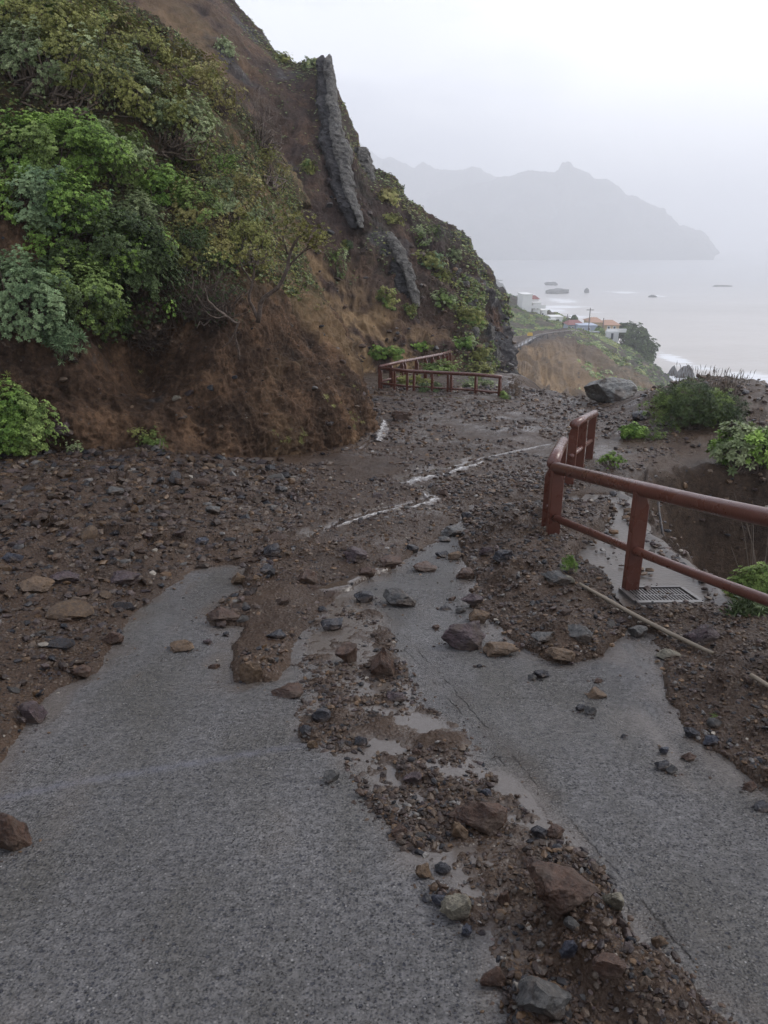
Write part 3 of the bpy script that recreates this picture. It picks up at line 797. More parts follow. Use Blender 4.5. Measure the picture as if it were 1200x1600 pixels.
# ------------------------------------------------------------------ stones
def ico(sub):
    import bmesh
    bm = bmesh.new(); bmesh.ops.create_icosphere(bm, subdivisions=sub, radius=1)
    V = np.array([v.co[:] for v in bm.verts]); F = np.array([[v.index for v in f.verts] for f in bm.faces]); bm.free()
    return V, F
ICO = {k: ico(k) for k in (1, 2, 3, 4, 5)}
def rock_pts(sub, seed, size, cuts=9, depth=(.45, .8), rough=.05):
    r = np.random.default_rng(seed); V = ICO[sub][0].copy()
    for _ in range(cuts):
        n = r.normal(size=3); n /= np.linalg.norm(n); d = r.uniform(*depth)
        k = np.maximum(0, V @ n - d); V -= k[:, None] * n
    V = V / np.abs(V).max(0)
    if rough: V = V * (1 + fbm(V * 2.2 + seed, 3, seed)[:, None] * rough * 2) + (fbm(V * 5 + seed, 4, seed + 1, .6, True)[:, None] * rough * .55 * V if sub > 3 else fbm(V * 6 + seed, 2, seed + 1)[:, None] * rough * .5)
    return V * np.array(size)
def rotz(V, a): c, s = math.cos(a), math.sin(a); return V @ np.array([[c, s, 0], [-s, c, 0], [0, 0, 1]])
def rotx(V, a): c, s = math.cos(a), math.sin(a); return V @ np.array([[1, 0, 0], [0, c, s], [0, -s, c]])
def make_rock(name, label, cat, loc, size, mat, seed, rz=0, tilt=0, sub=3, group=None, cuts=10, sink=.22, rough=.05, depth=(.45, .8)):
    V = rotz(rotx(rock_pts(sub, seed, size, cuts, depth, rough) * 1.0, tilt), rz)
    V[:, 2] -= V[:, 2].min(); V[:, 2] -= sink * V[:, 2].max()
    o = mesh_obj(name, V, ICO[sub][1], mat, smooth=False)
    o.location = [float(v) for v in loc]
    return tag(o, label, cat, group)
# (px, py centre), px half width, px half height, material, label, seed, tilt
rocks = [
 (752, 1272, 42, 24, 'rock_brown', 'long reddish brown rock with cut face lying across the middle mud strip', 11, .1),
 (885, 1392, 55, 34, 'rock_brown', 'largest muddy brown rock in the lower part of the mud strip', 12, .1),
 (848, 1566, 42, 30, 'rock_grey', 'dark rock with a pale broken end at the bottom edge of the picture', 13, .0),
 (600, 1036, 27, 25, 'rock_brown', 'pyramid shaped rusty brown rock standing at the top of the mud strip', 14, .0),
 (392, 1048, 22, 22, 'rock_ochre', 'tan and brown upright rock at the left mud lobe tip', 15, .0),
 (12, 1298, 30, 34, 'rock_brown', 'sharp rusty rock cut by the left edge of the picture', 16, .0),
 (48, 1112, 24, 24, 'rock_purple', 'purplish grey angular rock at the lower tip of the left bank', 17, .0),
 (730, 996, 34, 24, 'rock_purple', 'flat dark purple slab leaning on the wet slab left of the gravel bank', 18, .35),
 (748, 963, 16, 13, 'rock_ochre', 'small orange brown rock just above the purple slab', 19, 0),
 (778, 1016, 28, 9, 'rock_ochre', 'low flat ochre fragments touching the purple slab', 20, 0),
 (808, 1008, 9, 9, 'rock_brown', 'round brown stone right of the purple slab', 21, 0),
 (620, 935, 26, 17, 'rock_grey', 'greenish grey boulder in the shallow water on the road', 22, 0),
 (572, 930, 17, 13, 'rock_dark', 'dark wedge shaped rock left of the greenish boulder', 23, .2),
 (518, 975, 16, 12, 'rock_dark', 'black pointed rock in the film of muddy water', 24, 0),
 (505, 950, 8, 8, 'rock_dark', 'black stone stacked above the pointed black rock', 25, 0),
 (558, 866, 22, 17, 'rock_purple', 'rough dark purple lump at the top of the mud lobe', 26, 0),
 (575, 893, 13, 9, 'rock_brown', 'small red brown stone under the rough purple lump', 27, 0),
 (606, 876, 18, 12, 'rock_brown', 'pair of brown rocks at the edge of the wet slab', 28, 0),
 (644, 855, 9, 10, 'rock_dark', 'small upright dark stone beside the flowing water', 29, 0),
 (664, 886, 19, 9, 'rock_brown', 'flat brown rock on the wet slab above the greenish boulder', 30, 0),
 (372, 903, 14, 14, 'rock_ochre', 'rust orange rock standing at the upper corner of the left slab', 31, 0),
 (425, 860, 16, 13, 'rock_dark', 'dark rock with grey top in the middle of the mud flow', 32, 0),
 (415, 888, 11, 9, 'rock_dark', 'black stone below the dark rock in the mud flow', 33, 0),
 (480, 900, 17, 14, 'rock_brown', 'mud covered brown rock in the centre of the mud lobe', 34, 0),
 (345, 962, 26, 10, 'rock_brown', 'flat mud coated slab on the left slab edge', 35, 0),
 (280, 1012, 20, 7, 'rock_ochre', 'flat tan stone lying alone on the left slab', 36, 0),
 (334, 1040, 8, 6, 'rock_brown', 'small brown pebble alone on the left slab right of the flat tan stone', 37, 0),
 (325, 1003, 8, 4, 'rock_purple', 'tiny purplish flat stone above the small brown pebble', 38, 0),
 (353, 990, 6, 5, 'rock_dark', 'tiny dark stone near the flat mud coated slab', 39, 0),
 (432, 993, 16, 7, 'rock_dark', 'flat dark stone on the lower mud lobe', 40, 0),
 (545, 1020, 18, 20, 'rock_brown', 'brown mud covered lump left of the pyramid rock', 41, 0),
 (618, 1088, 15, 10, 'rock_purple', 'flat topped brown stone below the pyramid rock', 42, 0),
 (516, 1214, 14, 12, 'rock_grey', 'dark grey stone alone at the left edge of the mud strip', 43, 0),
 (455, 1082, 25, 7, 'rock_brown', 'low brown stones in a row below the tan upright rock', 44, 0),
 (500, 1118, 16, 14, 'rock_dark', 'dark stones clustered at the left side of the mud strip', 45, 0),
 (478, 1142, 11, 9, 'rock_dark', 'dark round stone left of the dark cluster', 46, 0),
 (489, 1162, 9, 9, 'rock_ochre', 'yellowish stone under the dark cluster', 47, 0),
 (563, 1157, 10, 9, 'rock_dark', 'small dark stone inside the slurry', 48, 0),
 (648, 1216, 15, 9, 'rock_purple', 'flat purple pink stone on the slurry', 49, 0),
 (652, 1174, 8, 6, 'rock_brown', 'small brown stone above the purple pink stone', 50, 0),
 (760, 1238, 9, 8, 'rock_blue', 'small blue black stone behind the long reddish rock', 51, 0),
 (718, 1298, 12, 14, 'rock_ochre', 'tan stone left below the long reddish rock', 52, 0),
 (625, 1300, 12, 9, 'rock_brown', 'rusty stone on the left margin of the mud strip', 53, 0),
 (663, 1363, 13, 11, 'rock_ochre', 'orange tan stone on the left margin of the lower strip', 54, 0),
 (694, 1360, 14, 8, 'rock_dark', 'black stone right of the orange tan stone', 55, 0),
 (715, 1418, 24, 22, 'rock_pale', 'pale yellowish lump of rock on the left of the lower strip', 56, 0),
 (688, 1408, 14, 9, 'rock_blue', 'dark blue stone behind the pale yellowish lump', 57, 0),
 (728, 1456, 10, 9, 'rock_blue', 'blue grey stone below the pale yellowish lump', 58, 0),
 (770, 1528, 19, 18, 'rock_brown', 'jagged brown rock on the left slab near the bottom', 59, 0),
 (958, 1407, 16, 22, 'rock_pale', 'pale greenish grey stone right of the largest muddy rock', 60, .3),
 (892, 1482, 16, 18, 'rock_blue', 'blue slate flake in the mud below the largest rock', 61, .4),
 (892, 1444, 11, 10, 'rock_grey', 'grey round stone just below the largest muddy rock', 62, 0),
 (843, 1300, 12, 11, 'rock_dark', 'dark stone on the right edge of the mud strip', 63, 0),
 (868, 1300, 16, 9, 'rock_brown', 'low brown stones beside the dark stone on the right edge', 64, 0),
 (787, 1404, 9, 12, 'rock_brown', 'small upright brown stone in the wet hollow', 65, 0),
 (955, 1514, 26, 16, 'rock_brown', 'muddy brown rock right below the blue slate flake', 66, 0),
 (1012, 1520, 10, 9, 'rock_grey', 'grey flat stone right of the muddy brown rock', 67, 0),
 (1030, 1472, 13, 9, 'rock_ochre', 'tan stone near the right edge of the lower strip', 68, 0),
 (845, 1052, 13, 10, 'rock_dark', 'dark stones in a small heap alone on the right slab', 69, 0),
 (833, 1058, 8, 6, 'rock_grey', 'grey chip at the left of the small heap on the right slab', 70, 0),
 (935, 1063, 7, 5, 'rock_brown', 'tiny brown stone above the tan lump on the right slab', 71, 0),
 (931, 1084, 16, 8, 'rock_ochre', 'tan lump on the right slab', 72, 0),
 (925, 1110, 10, 9, 'rock_grey', 'grey stone below the tan lump on the right slab', 73, 0),
 (909, 1106, 9, 6, 'rock_dark', 'thin dark stone touching the grey stone on the right slab', 74, 0),
 (974, 1150, 4, 4, 'rock_dark', 'tiny black pebble alone on the right slab', 75, 0),
 (749, 1040, 4, 4, 'rock_dark', 'tiny dark pebble below the purple slab', 76, 0),
 (1038, 1172, 9, 8, 'rock_blue', 'rounded blue grey stone at the head of the lower right heap', 77, 0),
 (1036, 1195, 13, 9, 'rock_dark', 'black stone with grey partner at the tip of the right bank', 78, 0),
 (1052, 1202, 10, 9, 'rock_grey', 'grey stone touching the black one at the tip of the right bank', 79, 0),
 (1076, 1182, 11, 8, 'rock_brown', 'red brown stone on the slab edge of the right bank', 80, 0),
 (1082, 1146, 15, 10, 'rock_dark', 'dark wet stone at the lower edge of the right bank', 81, 0),
 (1112, 1156, 12, 9, 'rock_blue', 'blue black stone right of the dark wet stone', 82, 0),
 (1115, 1128, 12, 10, 'rock_grey', 'grey pointed stone by the grass blade on the right bank', 83, 0),
 (1190, 1262, 14, 6, 'rock_dark', 'flat dark stone on the slab at the right edge of the picture', 84, 0),
 (1172, 1228, 12, 8, 'rock_brown', 'brown clods at the end of the right bank', 85, 0),
 (1045, 1020, 20, 12, 'rock_pale', 'white topped flat rock beside the cane', 86, .15),
 (1100, 992, 25, 19, 'rock_purple', 'big purplish angular rock right of the cane', 87, .3),
 (1000, 985, 17, 14, 'rock_grey', 'grey block left of the cane at the slab corner', 88, 0),
 (905, 990, 22, 15, 'rock_grey', 'grey rock with a flat bright face at the tip of the gravel bank', 89, .25),
 (852, 994, 20, 8, 'rock_grey', 'flat grey brown plate left of the bright faced rock', 90, 0),
 (882, 1026, 24, 9, 'rock_ochre', 'mud covered ochre slab at the tip of the gravel bank', 91, 0),
 (870, 902, 22, 12, 'rock_grey', 'long greenish grey stone below the corner post', 92, .2),
 (890, 905, 9, 10, 'rock_pale', 'small pale brown stone beside the greenish grey one', 93, 0),
 (712, 829, 20, 11, 'rock_grey', 'grey flat boulder at the upper end of the gravel bank', 94, 0),
 (730, 806, 10, 9, 'rock_dark', 'black stone behind the grey flat boulder', 95, 0),
 (694, 842, 10, 6, 'rock_grey', 'small grey stone left of the grey flat boulder', 96, 0),
 (690, 866, 11, 7, 'rock_dark', 'dark flat stone on the wet slab left of the gravel bank', 97, 0),
 (712, 868, 12, 9, 'rock_ochre', 'yellow brown stone beside the dark flat one', 98, 0),
 (728, 896, 14, 11, 'rock_brown', 'brown stone at the left rim of the gravel bank', 99, 0),
 (740, 936, 17, 13, 'rock_purple', 'dark purplish stone above the orange brown rock', 100, 0),
 (718, 952, 9, 8, 'rock_grey', 'small grey stone left of the dark purplish one', 101, 0),
 (695, 949, 9, 5, 'rock_dark', 'small flat dark stone on the middle of the wet slab', 102, 0),
 (706, 935, 7, 5, 'rock_brown', 'tiny brown stone above the small flat dark one', 103, 0),
 (682, 979, 6, 5, 'rock_brown', 'tiny rusty stone alone in the wet slab', 104, 0),
 (788, 868, 17, 13, 'rock_dark', 'dark boulder inside the gravel bank', 105, 0),
 (762, 860, 12, 10, 'rock_purple', 'purplish stone left of the dark boulder in the bank', 106, 0),
 (195, 905, 24, 12, 'rock_purple', 'large flat purplish stone on the left bank near the slab', 107, .15),
 (130, 1048, 18, 14, 'rock_brown', 'brown rock at the foot of the left bank', 108, .1),
 (178, 996, 15, 14, 'rock_brown', 'dark brown block at the left bank corner', 109, 0),
 (178, 768, 16, 8, 'rock_grey', 'pale grey flat stone on the upper left bank', 110, 0),
 (20, 870, 16, 12, 'rock_blue', 'bluish dark rock at the left picture edge on the bank', 111, 0),
 (50, 916, 28, 10, 'rock_ochre', 'long tan stone on the left bank', 112, 0),
 (296, 776, 9, 8, 'rock_brown', 'reddish stone poking out of the upper left bank', 113, 0),
 (330, 795, 12, 9, 'rock_grey', 'grey stone at the right side of the upper left bank', 114, 0),
 (315, 845, 10, 5, 'rock_blue', 'thin blue flat stone on smooth mud', 115, 0),
 (98, 905, 22, 8, 'rock_purple', 'flat purplish stone right of the long tan stone', 116, 0),
 (97, 668, 26, 14, 'rock_purple', 'dark ledge of rock in the foot of the cliff', 117, 0),
 (547, 466, 1, 1, 'rock_dark', None, 0, 0),
 (625, 648, 18, 11, 'rock_brown', 'brown rock below the far red fence', 119, 0),
 (512, 662, 9, 6, 'rock_dark', 'blue dark stone at the foot of the cliff corner', 120, 0),
 (275, 621, 8, 6, 'rock_pale', 'pale stone stuck in the face of the cliff', 121, 0),
]
rk_done = []
for i, (px, py, hw, hh, mt_, lab, sd_, tl) in enumerate(rocks):
    if lab is None: continue
    h = hit(px, py + hh * .7)
    q = np.array(h[0])
    if q[2] < prof(q[1]) and q[1] < 12 and q[0] < 2.2 and px > 0 and py > 740: q = G(px, py + hh * .7)
    zc = (q - EYE) @ np.array([0, math.cos(R(PITCH)), -math.sin(R(PITCH))])
    sx = hw * zc / FPX; dep = math.atan2(EYE[2] - q[2], q[1])
    sz = hh * zc / FPX * 1.02 / max(.35, math.cos(dep)) * .72; sy = sx * .75
    make_rock('rock', lab, 'rock', q + np.array([0, sy * .35, 0]), (sx * 1.08, sy, max(sz * 1.1, sx * .45)), M[mt_], sd_, rz=random.uniform(-.4, .4), tilt=tl,
              sub=5 if hw > 20 else 4, cuts=17, rough=.10, sink=.24, group=None, depth=(.48, .84))
    if lab.startswith('pyramid'):
        o_ = [k for k in bpy.data.objects if k.get('label') == lab][0]
        cv = np.array([v.co[:] for v in o_.data.vertices]); z0_, z1_ = cv[:, 2].min(), cv[:, 2].max(); f_ = 1.15 - 1.0 * ((cv[:, 2] - z0_) / (z1_ - z0_)) ** 1.1
        cv[:, 0] *= f_; cv[:, 1] *= f_; cv[:, 2] *= 1.25; o_.data.vertices.foreach_set('co', cv.astype(np.float32).ravel())
    rk_done.append((q[0], q[1], sx))
# big slab of rock on the edge beyond the mud flat
q = P(950, 628, 18.5); make_rock('boulder', 'broad pale grey flat topped boulder at the edge beyond the mud flat', 'boulder', (q[0], q[1], q[2] - .02), (.64, .5, .36), M['rock_lite'], 401, rz=.2, tilt=-.16, sub=5, cuts=14, rough=.07, sink=.05)
q = P(1003, 651, 14.6); make_rock('rock', 'black rock lying on the mud left of the long dark bush', 'rock', (q[0], q[1], gz_at(q[0], q[1])), (.22, .18, .14), M['rock_dark'], 402, sub=3)

# loose stones of the banks: the larger ones are things of their own
def ground_normal_free(n, cond, seed):
    r = np.random.default_rng(seed)
    idx = np.nonzero(cond)[0]
    return idx[r.integers(0, len(idx), n)]
du, dr, ds = gd
gx, gy = GV[:, 0], GV[:, 1]
pxs = 600 + FPX * gx / (gy * math.cos(R(PITCH)) + (EYE[2] - GV[:, 2]) * math.sin(R(PITCH)))
infr = (pxs > -40) & (pxs < 1240) & (gy < 24) & (gy > 1.0)
zoneL = infr & (du > .04) & (gx < -.9) & (gy < 10.8)
zoneM = infr & (du > .05) & (gx > -1.2) & (gx < 5.5 + .0 * gy) & (gy < 20.5) & (gearth < .5)
zoneR = infr & (dr > .02) & (gy < 11) & (gearth < .2)
zoneS = infr & (ds > -.02) & (du < 0) & (dr < 0)
stone_mats = ['rock_brown', 'rock_purple', 'rock_grey', 'rock_dark', 'rock_ochre', 'rock_brown']
SM = []
for k in range(18):
    V = rock_pts(2, 500 + k, (1, .8, random.uniform(.38, .62)), 10, (.4, .8), .05)
    o = bpy.data.meshes.new('stone')
    SM.append((V, ICO[2][1]))
stone_mesh = {}
def stone_data(k, mt_):
    if (k, mt_) not in stone_mesh:
        V, F = SM[k]
        t = mesh_obj('stone', V, F, M[mt_]); stone_mesh[(k, mt_)] = t.data; bpy.data.objects.remove(t)
    return stone_mesh[(k, mt_)]
zones = [(zoneL, 105, 'small loose stone on the surface of the wide mud bank under the cliff', 'loose stones on the left mud bank', (.030, .15), .8),
         (zoneM, 36, 'small loose stone on the open mud flow in the middle distance', 'loose stones on the middle mud flow', (.04, .10), .8),
         (zoneR, 45, 'small loose stone on the gravel bank beside the near railing', 'loose stones on the right gravel bank', (.02, .055), .8),
         (zoneS, 34, 'small loose stone in the narrow mud strip between the two slabs', 'loose stones in the middle mud strip', (.010, .024), .8)]
cnt = 0
for z_, n, lab, grp, (s0, s1), _ in zones:
    for i in ground_normal_free(n, z_, 900 + n):
        p = GV[i]
        if any((p[0] - a) ** 2 + (p[1] - b) ** 2 < (c * 1.3) ** 2 for a, b, c in rk_done): continue
        s = s0 + (s1 - s0) * random.random() ** 2.6
        o = bpy.data.objects.new('stone', stone_data(cnt % 18, random.choice(stone_mats)))
        COL.objects.link(o); o.location = (p[0], p[1], p[2] + s * .12); o.scale = (s, s * random.uniform(.7, 1), s * random.uniform(.7, 1.1))
        o.rotation_euler = (random.uniform(-.3, .3), random.uniform(-.3, .3), random.uniform(0, 6.28))
        tag(o, lab, 'stone', grp); rk_done.append((p[0], p[1], s)); cnt += 1

wide = (pxs > -420) & (pxs < 1500) & (gy < 24) & (gy > .3)
off_ = wide & ~infr
PAL = np.array([(.085, .052, .034), (.055, .035, .026), (.045, .040, .040), (.12, .082, .055), (.10, .070, .060), (.17, .155, .14), (.15, .09, .048), (.024, .023, .027), (.30, .26, .21), (.065, .045, .043)])
PW = np.array([.28, .20, .08, .12, .08, .03, .10, .05, .01, .05])
def scatter(name, label, cat, idx, smin, smax, power, seed, sub=1, far=0.0, mat='gravel', pal=PAL, pw=PW, lift=.1, bright=1.0):
    r = np.random.default_rng(seed); n = len(idx)
    F0 = ICO[sub][1]; nv = len(ICO[sub][0])
    T = np.stack([rock_pts(sub, seed + k, (1, .8, .55), 7, (.4, .8), .0) for k in range(12)])
    s = smin + (smax - smin) * r.random(n) ** power
    if far: s *= np.clip((GV[idx, 1] if idx.ndim == 1 else idx[:, 1]) / far, .5, 2.2)
    a = r.random(n) * 6.28; b = r.normal(0, .35, n)
    V = T[r.integers(0, 12, n)] * (s[:, None] * np.stack([np.ones(n), r.uniform(.7, 1, n), r.uniform(.7, 1.2, n)], 1))[:, None, :]
    cb, sb = np.cos(b)[:, None], np.sin(b)[:, None]
    y, z = V[..., 1] * cb - V[..., 2] * sb, V[..., 1] * sb + V[..., 2] * cb
    ca, sa = np.cos(a)[:, None], np.sin(a)[:, None]
    x2, y2 = V[..., 0] * ca - y * sa, V[..., 0] * sa + y * ca
    V = np.stack([x2, y2, z], -1)
    base_p = GV[idx] if idx.ndim == 1 else idx
    pos = base_p + np.stack([r.normal(0, 1, n) * s, r.normal(0, 1, n) * s, s * lift], 1)
    V = V + pos[:, None, :]
    F = (F0[None] + (np.arange(n) * nv)[:, None, None]).reshape(-1, 3)
    c = pal[r.choice(len(pal), n, p=pw / pw.sum())] * r.uniform(.7, 1.3, n)[:, None] * bright
    C = np.repeat(c, nv, 0)
    o = mesh_obj(name, V.reshape(-1, 3), F, M[mat], attrs={'tone': C})
    return tag(o, label, cat, kind='stuff')
scatter('gravel', 'coarse stony debris covering the wide left bank', 'gravel', ground_normal_free(6500, zoneL, 1), .010, .075, 2.8, 11, far=7, bright=.62, lift=.0)
scatter('gravel', 'small grit between the stones of the left bank', 'gravel', ground_normal_free(9000, zoneL, 2), .006, .018, 2.0, 12, far=7, bright=.62)
scatter('gravel', 'stony debris on the left bank beyond the photographed part', 'gravel', ground_normal_free(3200, off_ & (du > .04) & (gx < -.9) & (gy < 10.8), 51), .010, .07, 2.8, 52, far=7, bright=.62, lift=.0)
scatter('gravel', 'gravel on the right bank beyond the photographed part', 'gravel', ground_normal_free(2500, off_ & (dr > .02) & (gearth < .2), 53), .006, .04, 2.6, 54, far=6, bright=.7)
n1g = fbm(np.stack([gx, gy, 0 * gx], -1) * 1.1, 3, 41)
scatter('gravel', 'gravel washed over the mud flow in the middle', 'gravel', ground_normal_free(13000, zoneM & (n1g > -.30) & (gwet < .6), 3), .008, .05, 3.4, 13, far=11, bright=.85)
bank = infr & ((dr > .03) | ((du > .1) & (np.abs(gx - 1.6) < .9) & (gy > 6.5) & (gy < 10))) & (gearth < .2)
scatter('gravel', 'dense dark gravel of the bank beside the railing', 'gravel', ground_normal_free(9000, bank, 4), .005, .035, 2.6, 14, far=6, bright=.75)
scatter('gravel', 'broken stones along the edge of the gravel bank', 'gravel', ground_normal_free(900, infr & (dr > 0) & (dr < .16) & (gearth < .2), 5), .01, .035, 2.0, 15, far=6)
clump = fbm(np.stack([gx, gy, 0 * gx], -1) * 3.2, 3, 45)
scatter('gravel', 'fine grit and chips in the mud strip between the slabs', 'gravel', ground_normal_free(6000, zoneS & (clump > .0), 6), .002, .020, 3.0, 16, bright=.7)
scatter('gravel', 'wet brown clods of earth in the mud strip', 'gravel', ground_normal_free(1400, zoneS & (clump > .0), 9), .006, .024, 2.2, 19, bright=.62)
nearS = infr & (ds > 0) & (du < 0) & (dr < 0) & (gy < 2.6)
scatter('gravel', 'grit and small stones in the wide lower end of the mud strip', 'gravel', ground_normal_free(4200, nearS & (gT > .004), 21), .0015, .011, 2.8, 22, bright=.72)
scatter('gravel', 'earth clods in the lower end of the mud strip', 'gravel', ground_normal_free(900, nearS & (gT > .0), 23), .005, .018, 2.0, 24, bright=.6)
scatter('gravel', 'sparse grit at the margins of the mud strip', 'gravel', ground_normal_free(1100, infr & (ds > -.03) & (ds < .05) & (du < 0) & (dr < 0), 7), .002, .012, 3.0, 17)
scatter('gravel', 'stones on the earth mound and gully wall', 'gravel', ground_normal_free(4500, infr & (gearth > .22) & (gy < 20), 8), .01, .06, 3.5, 18, far=9)

_n = 26000; _rx = rng.uniform(-3.2, 2.2, _n); _ry = 1.0 + 6.5 * rng.random(_n) ** 1.6
_d = np.maximum(np.maximum(sdf(UP, _rx, _ry), sdf(RB, _rx, _ry)), sdf(ST, _rx, _ry)) + .10 * fbm(np.stack([_rx, _ry, 0 * _rx], -1) * 4, 3, 9)
_k = (_d < .02) & (rng.random(_n) < np.exp(_d / .055) * .9 + .012) & (np.abs(_rx) < .2 + .62 * (_ry + 1))
_pos = np.stack([_rx, _ry, prof(_ry)], 1)[_k]
scatter('gravel', 'sparse grit washed onto the bare slabs beyond the mud edges', 'gravel', _pos, .002, .015, 3.2, 25, far=4, bright=.7)
crumbs = []
for (px, py, hw, hh, mt_, lab, sd_, tl) in rocks:
    if lab is None or py < 780: continue
    for _ in range(int(5 + hw * .7)):
        a_ = random.uniform(0, 6.28); f_ = random.uniform(.6, 1.7)
        q_ = G(px + math.cos(a_) * hw * f_, py + hh * .5 + math.sin(a_) * hh * .6 * f_); crumbs.append((q_[0], q_[1], max(gz_at(q_[0], q_[1]), float(prof(q_[1])))))
scatter('gravel', 'crumbs of earth and chips fallen round the larger rocks', 'gravel', np.array(crumbs), .002, .012, 2.2, 20, far=3, bright=.75)
# ------------------------------------------------------------------ drain channel, grate, cane
rail_line = [(1.95, 2.2), (1.95, 3.65), (1.86, 4.6), (1.80, 6.4), (2.1, 8.1), (2.55, 9.4)]
V = []; NCH = 120
for i in range(NCH):
    y = 3.3 + (9.0 - 3.3) * i / (NCH - 1)
    xl = np.interp(y, [1, 4.6, 6.4, 8, 9], [1.78, 1.66, 1.72, 2.15, 2.6]); xr_ = np.interp(y, [1, 3.2, 4.6, 7, 9], [2.50, 2.46, 2.42, 2.66, 3.08])
    xr_ += .02 * math.sin(y * 9) + .02 * float(vnoise(np.array([y * 4, 0, 0]), 4))
    z = float(prof(y)) + .012
    V.append([(xl, y, z - .0), (xr_ - .12, y, z), (xr_ - .02, y, z + .035), (xr_ + .03, y, z + .02), (xr_ + .05, y, z - .9)])
V = resample(np.array(V), 40, 1, True)
tag(mesh_obj('drain_channel', V.reshape(-1, 3), grid_faces(NCH, 40), M['channel'], smooth=True), kind='structure')
_m = 260; _cy = rng.uniform(3.6, 8.6, _m); _cx = np.interp(_cy, [3.2, 4.6, 7, 9], [2.44, 2.40, 2.62, 3.02]) + rng.normal(-.02, .03, _m)
_m2 = 160; _cy2 = rng.uniform(4.4, 8.8, _m2); _cx2 = np.interp(_cy2, [4, 6.4, 9], [1.9, 1.9, 2.75]) + np.abs(rng.normal(0, .16, _m2))
_p = np.stack([np.concatenate([_cx, _cx2]), np.concatenate([_cy, _cy2]), prof(np.concatenate([_cy, _cy2])) + .03], 1)
scatter('gravel', 'rubble along the rim and floor of the drain channel', 'gravel', _p, .006, .05, 2.6, 26, far=6, bright=.8)
def gch(px, py):
    """point on the channel floor"""
    q = G(px, py); return q + np.array([0, 0, .035])
gt = thing('drain_grate', 'galvanised steel drain grate behind the near railing post', 'grate', (0, 0, 0))
q0 = gch(1030, 935); gt.location = [float(v) for v in q0 + np.array([.0, 0, -.012])]
gt.rotation_euler = (-.165, 0, .02)
W, D = .46, .36
f = MB()
f.box((0, D / 2, 0), (W, .025, .03)); f.box((0, -D / 2, 0), (W, .05, .03)); f.box((-W / 2, 0, 0), (.03, D - .04, .03)); f.box((W / 2, 0, 0), (.03, D - .04, .03)); f.box((0, 0, -.004), (W - .03, .02, .02))
f.build('frame', M['grate'], gt)
b = MB()
for k in range(17): b.box((-W / 2 + .035 + k * (W - .07) / 16, 0, -.003), (.010, D - .05, .018))
b.build('bars', M['grate'], gt)
f = MB(); f.box((.03, -D / 2 - .10, -.01), (W + .1, .14, .02)); f.build('lower_plate', M['grate'], gt)
cane_px = [(905, 918), (925, 928), (945, 943), (975, 958), (1010, 978), (1045, 998), (1080, 1012), (1112, 1028)]
pts = []
for a, b_ in cane_px:
    h = hit(a, b_); pts.append(Vector(h[0]) + Vector((0, 0, .03)))
pts = [pts[0]] + [(pts[i - 1] + pts[i] + pts[i + 1]) / 3 for i in range(1, len(pts) - 1)] + [pts[-1]]
c = MB(); c.tube(pts, [.010, .011, .013, .014, .014, .014, .013, .011], 8)
tag(c.build('cane', M['cane'], smooth=True), 'long pale dry cane lying on the rubble below the near railing', 'cane')
pts = [Vector(hit(a, b_)[0]) + Vector((0, 0, .02)) for a, b_ in ((1172, 1060), (1185, 1068), (1200, 1078), (1225, 1092))]
c = MB(); c.tube(pts, .011, 8); tag(c.build('cane', M['cane'], smooth=True), 'short piece of cane at the right picture edge', 'cane')
# thin dark pipe standing in the gully
c = MB(); pz = [P(1029, 785, 7.6), P(1030, 800, 7.5), P(1034, 825, 7.3), P(1037, 845, 7.2)]
c.tube(pz, .014, 8); tag(c.build('pipe', M['rock_dark'], smooth=True), 'thin black pipe on the channel edge behind the middle post', 'pipe')

# ------------------------------------------------------------------ railings
def railing(name, label, tops, posts, r=.053, rm=.033, hgt=.85, midf=.50, pw=.115, pt=.055, group=None, bury=.25, side=1, mid=True):
    """tops: rail centre line points; posts: param positions along it (segment index + fraction)"""
    root = thing(name, label, 'railing', (tops[0][0], tops[0][1], tops[0][2] - hgt), 0, group)
    off = Vector(root.location)
    T = [Vector(t) - off for t in tops]
    m = MB(); m.tube(T, r, 20); o = m.build('top_rail', M['rail'], root, smooth=True)
    def at(u):
        i = min(int(u), len(T) - 2); return T[i].lerp(T[i + 1], u - i), (T[i + 1] - T[i])
    for u in posts:
        p, d = at(u); d2 = Vector((d.x, d.y, 0)).normalized(); nrm_ = Vector((d2.y, -d2.x, 0)) * side
        h_ = hgt + bury
        a = pw
        prof2 = [(-a * .45, -h_), (a * .55, -h_), (a * .55, -.13), (a * .25, -.035), (-a * .45, -.02)]
        mm = MB(); mm.prism(prof2, None, p - d2 * pt / 2, nrm_, Vector((0, 0, 1)), d2, pt)
        mm.build('post', M['rail'], root, bevel=.006)
    if mid:
        m = MB(); m.tube([t - Vector((0, 0, hgt * midf)) for t in T], rm, 14); m.build('mid_rail', M['rail'], root, smooth=True)
    return root
def top_at(px, py, d): return tuple(P(px, py, d))
railing('railing', 'near red brown railing with thick round top rail crossing the right side',
        [top_at(868, 731, 6.4), top_at(1003, 764, 4.95), top_at(1100, 787, 4.28), top_at(1215, 812, 3.7), top_at(1420, 860, 2.95), top_at(1800, 960, 2.1)], [.03, 1.0, 3.4], midf=.55, side=-1)
railing('railing', 'short red brown railing piece leaning away behind the corner post', [top_at(864, 724, 6.5), top_at(872, 705, 7.3), top_at(880, 690, 8.0)], [.04, 1.85], r=.057, hgt=.85, side=-1)
railing('railing', 'short red railing section of three posts rising from the mud behind the near corner', [top_at(897, 663, 9.3), top_at(913, 654, 10.3), top_at(929, 646, 11.4)], [.08, 1.0, 1.9], r=.055, hgt=.85, side=-1)
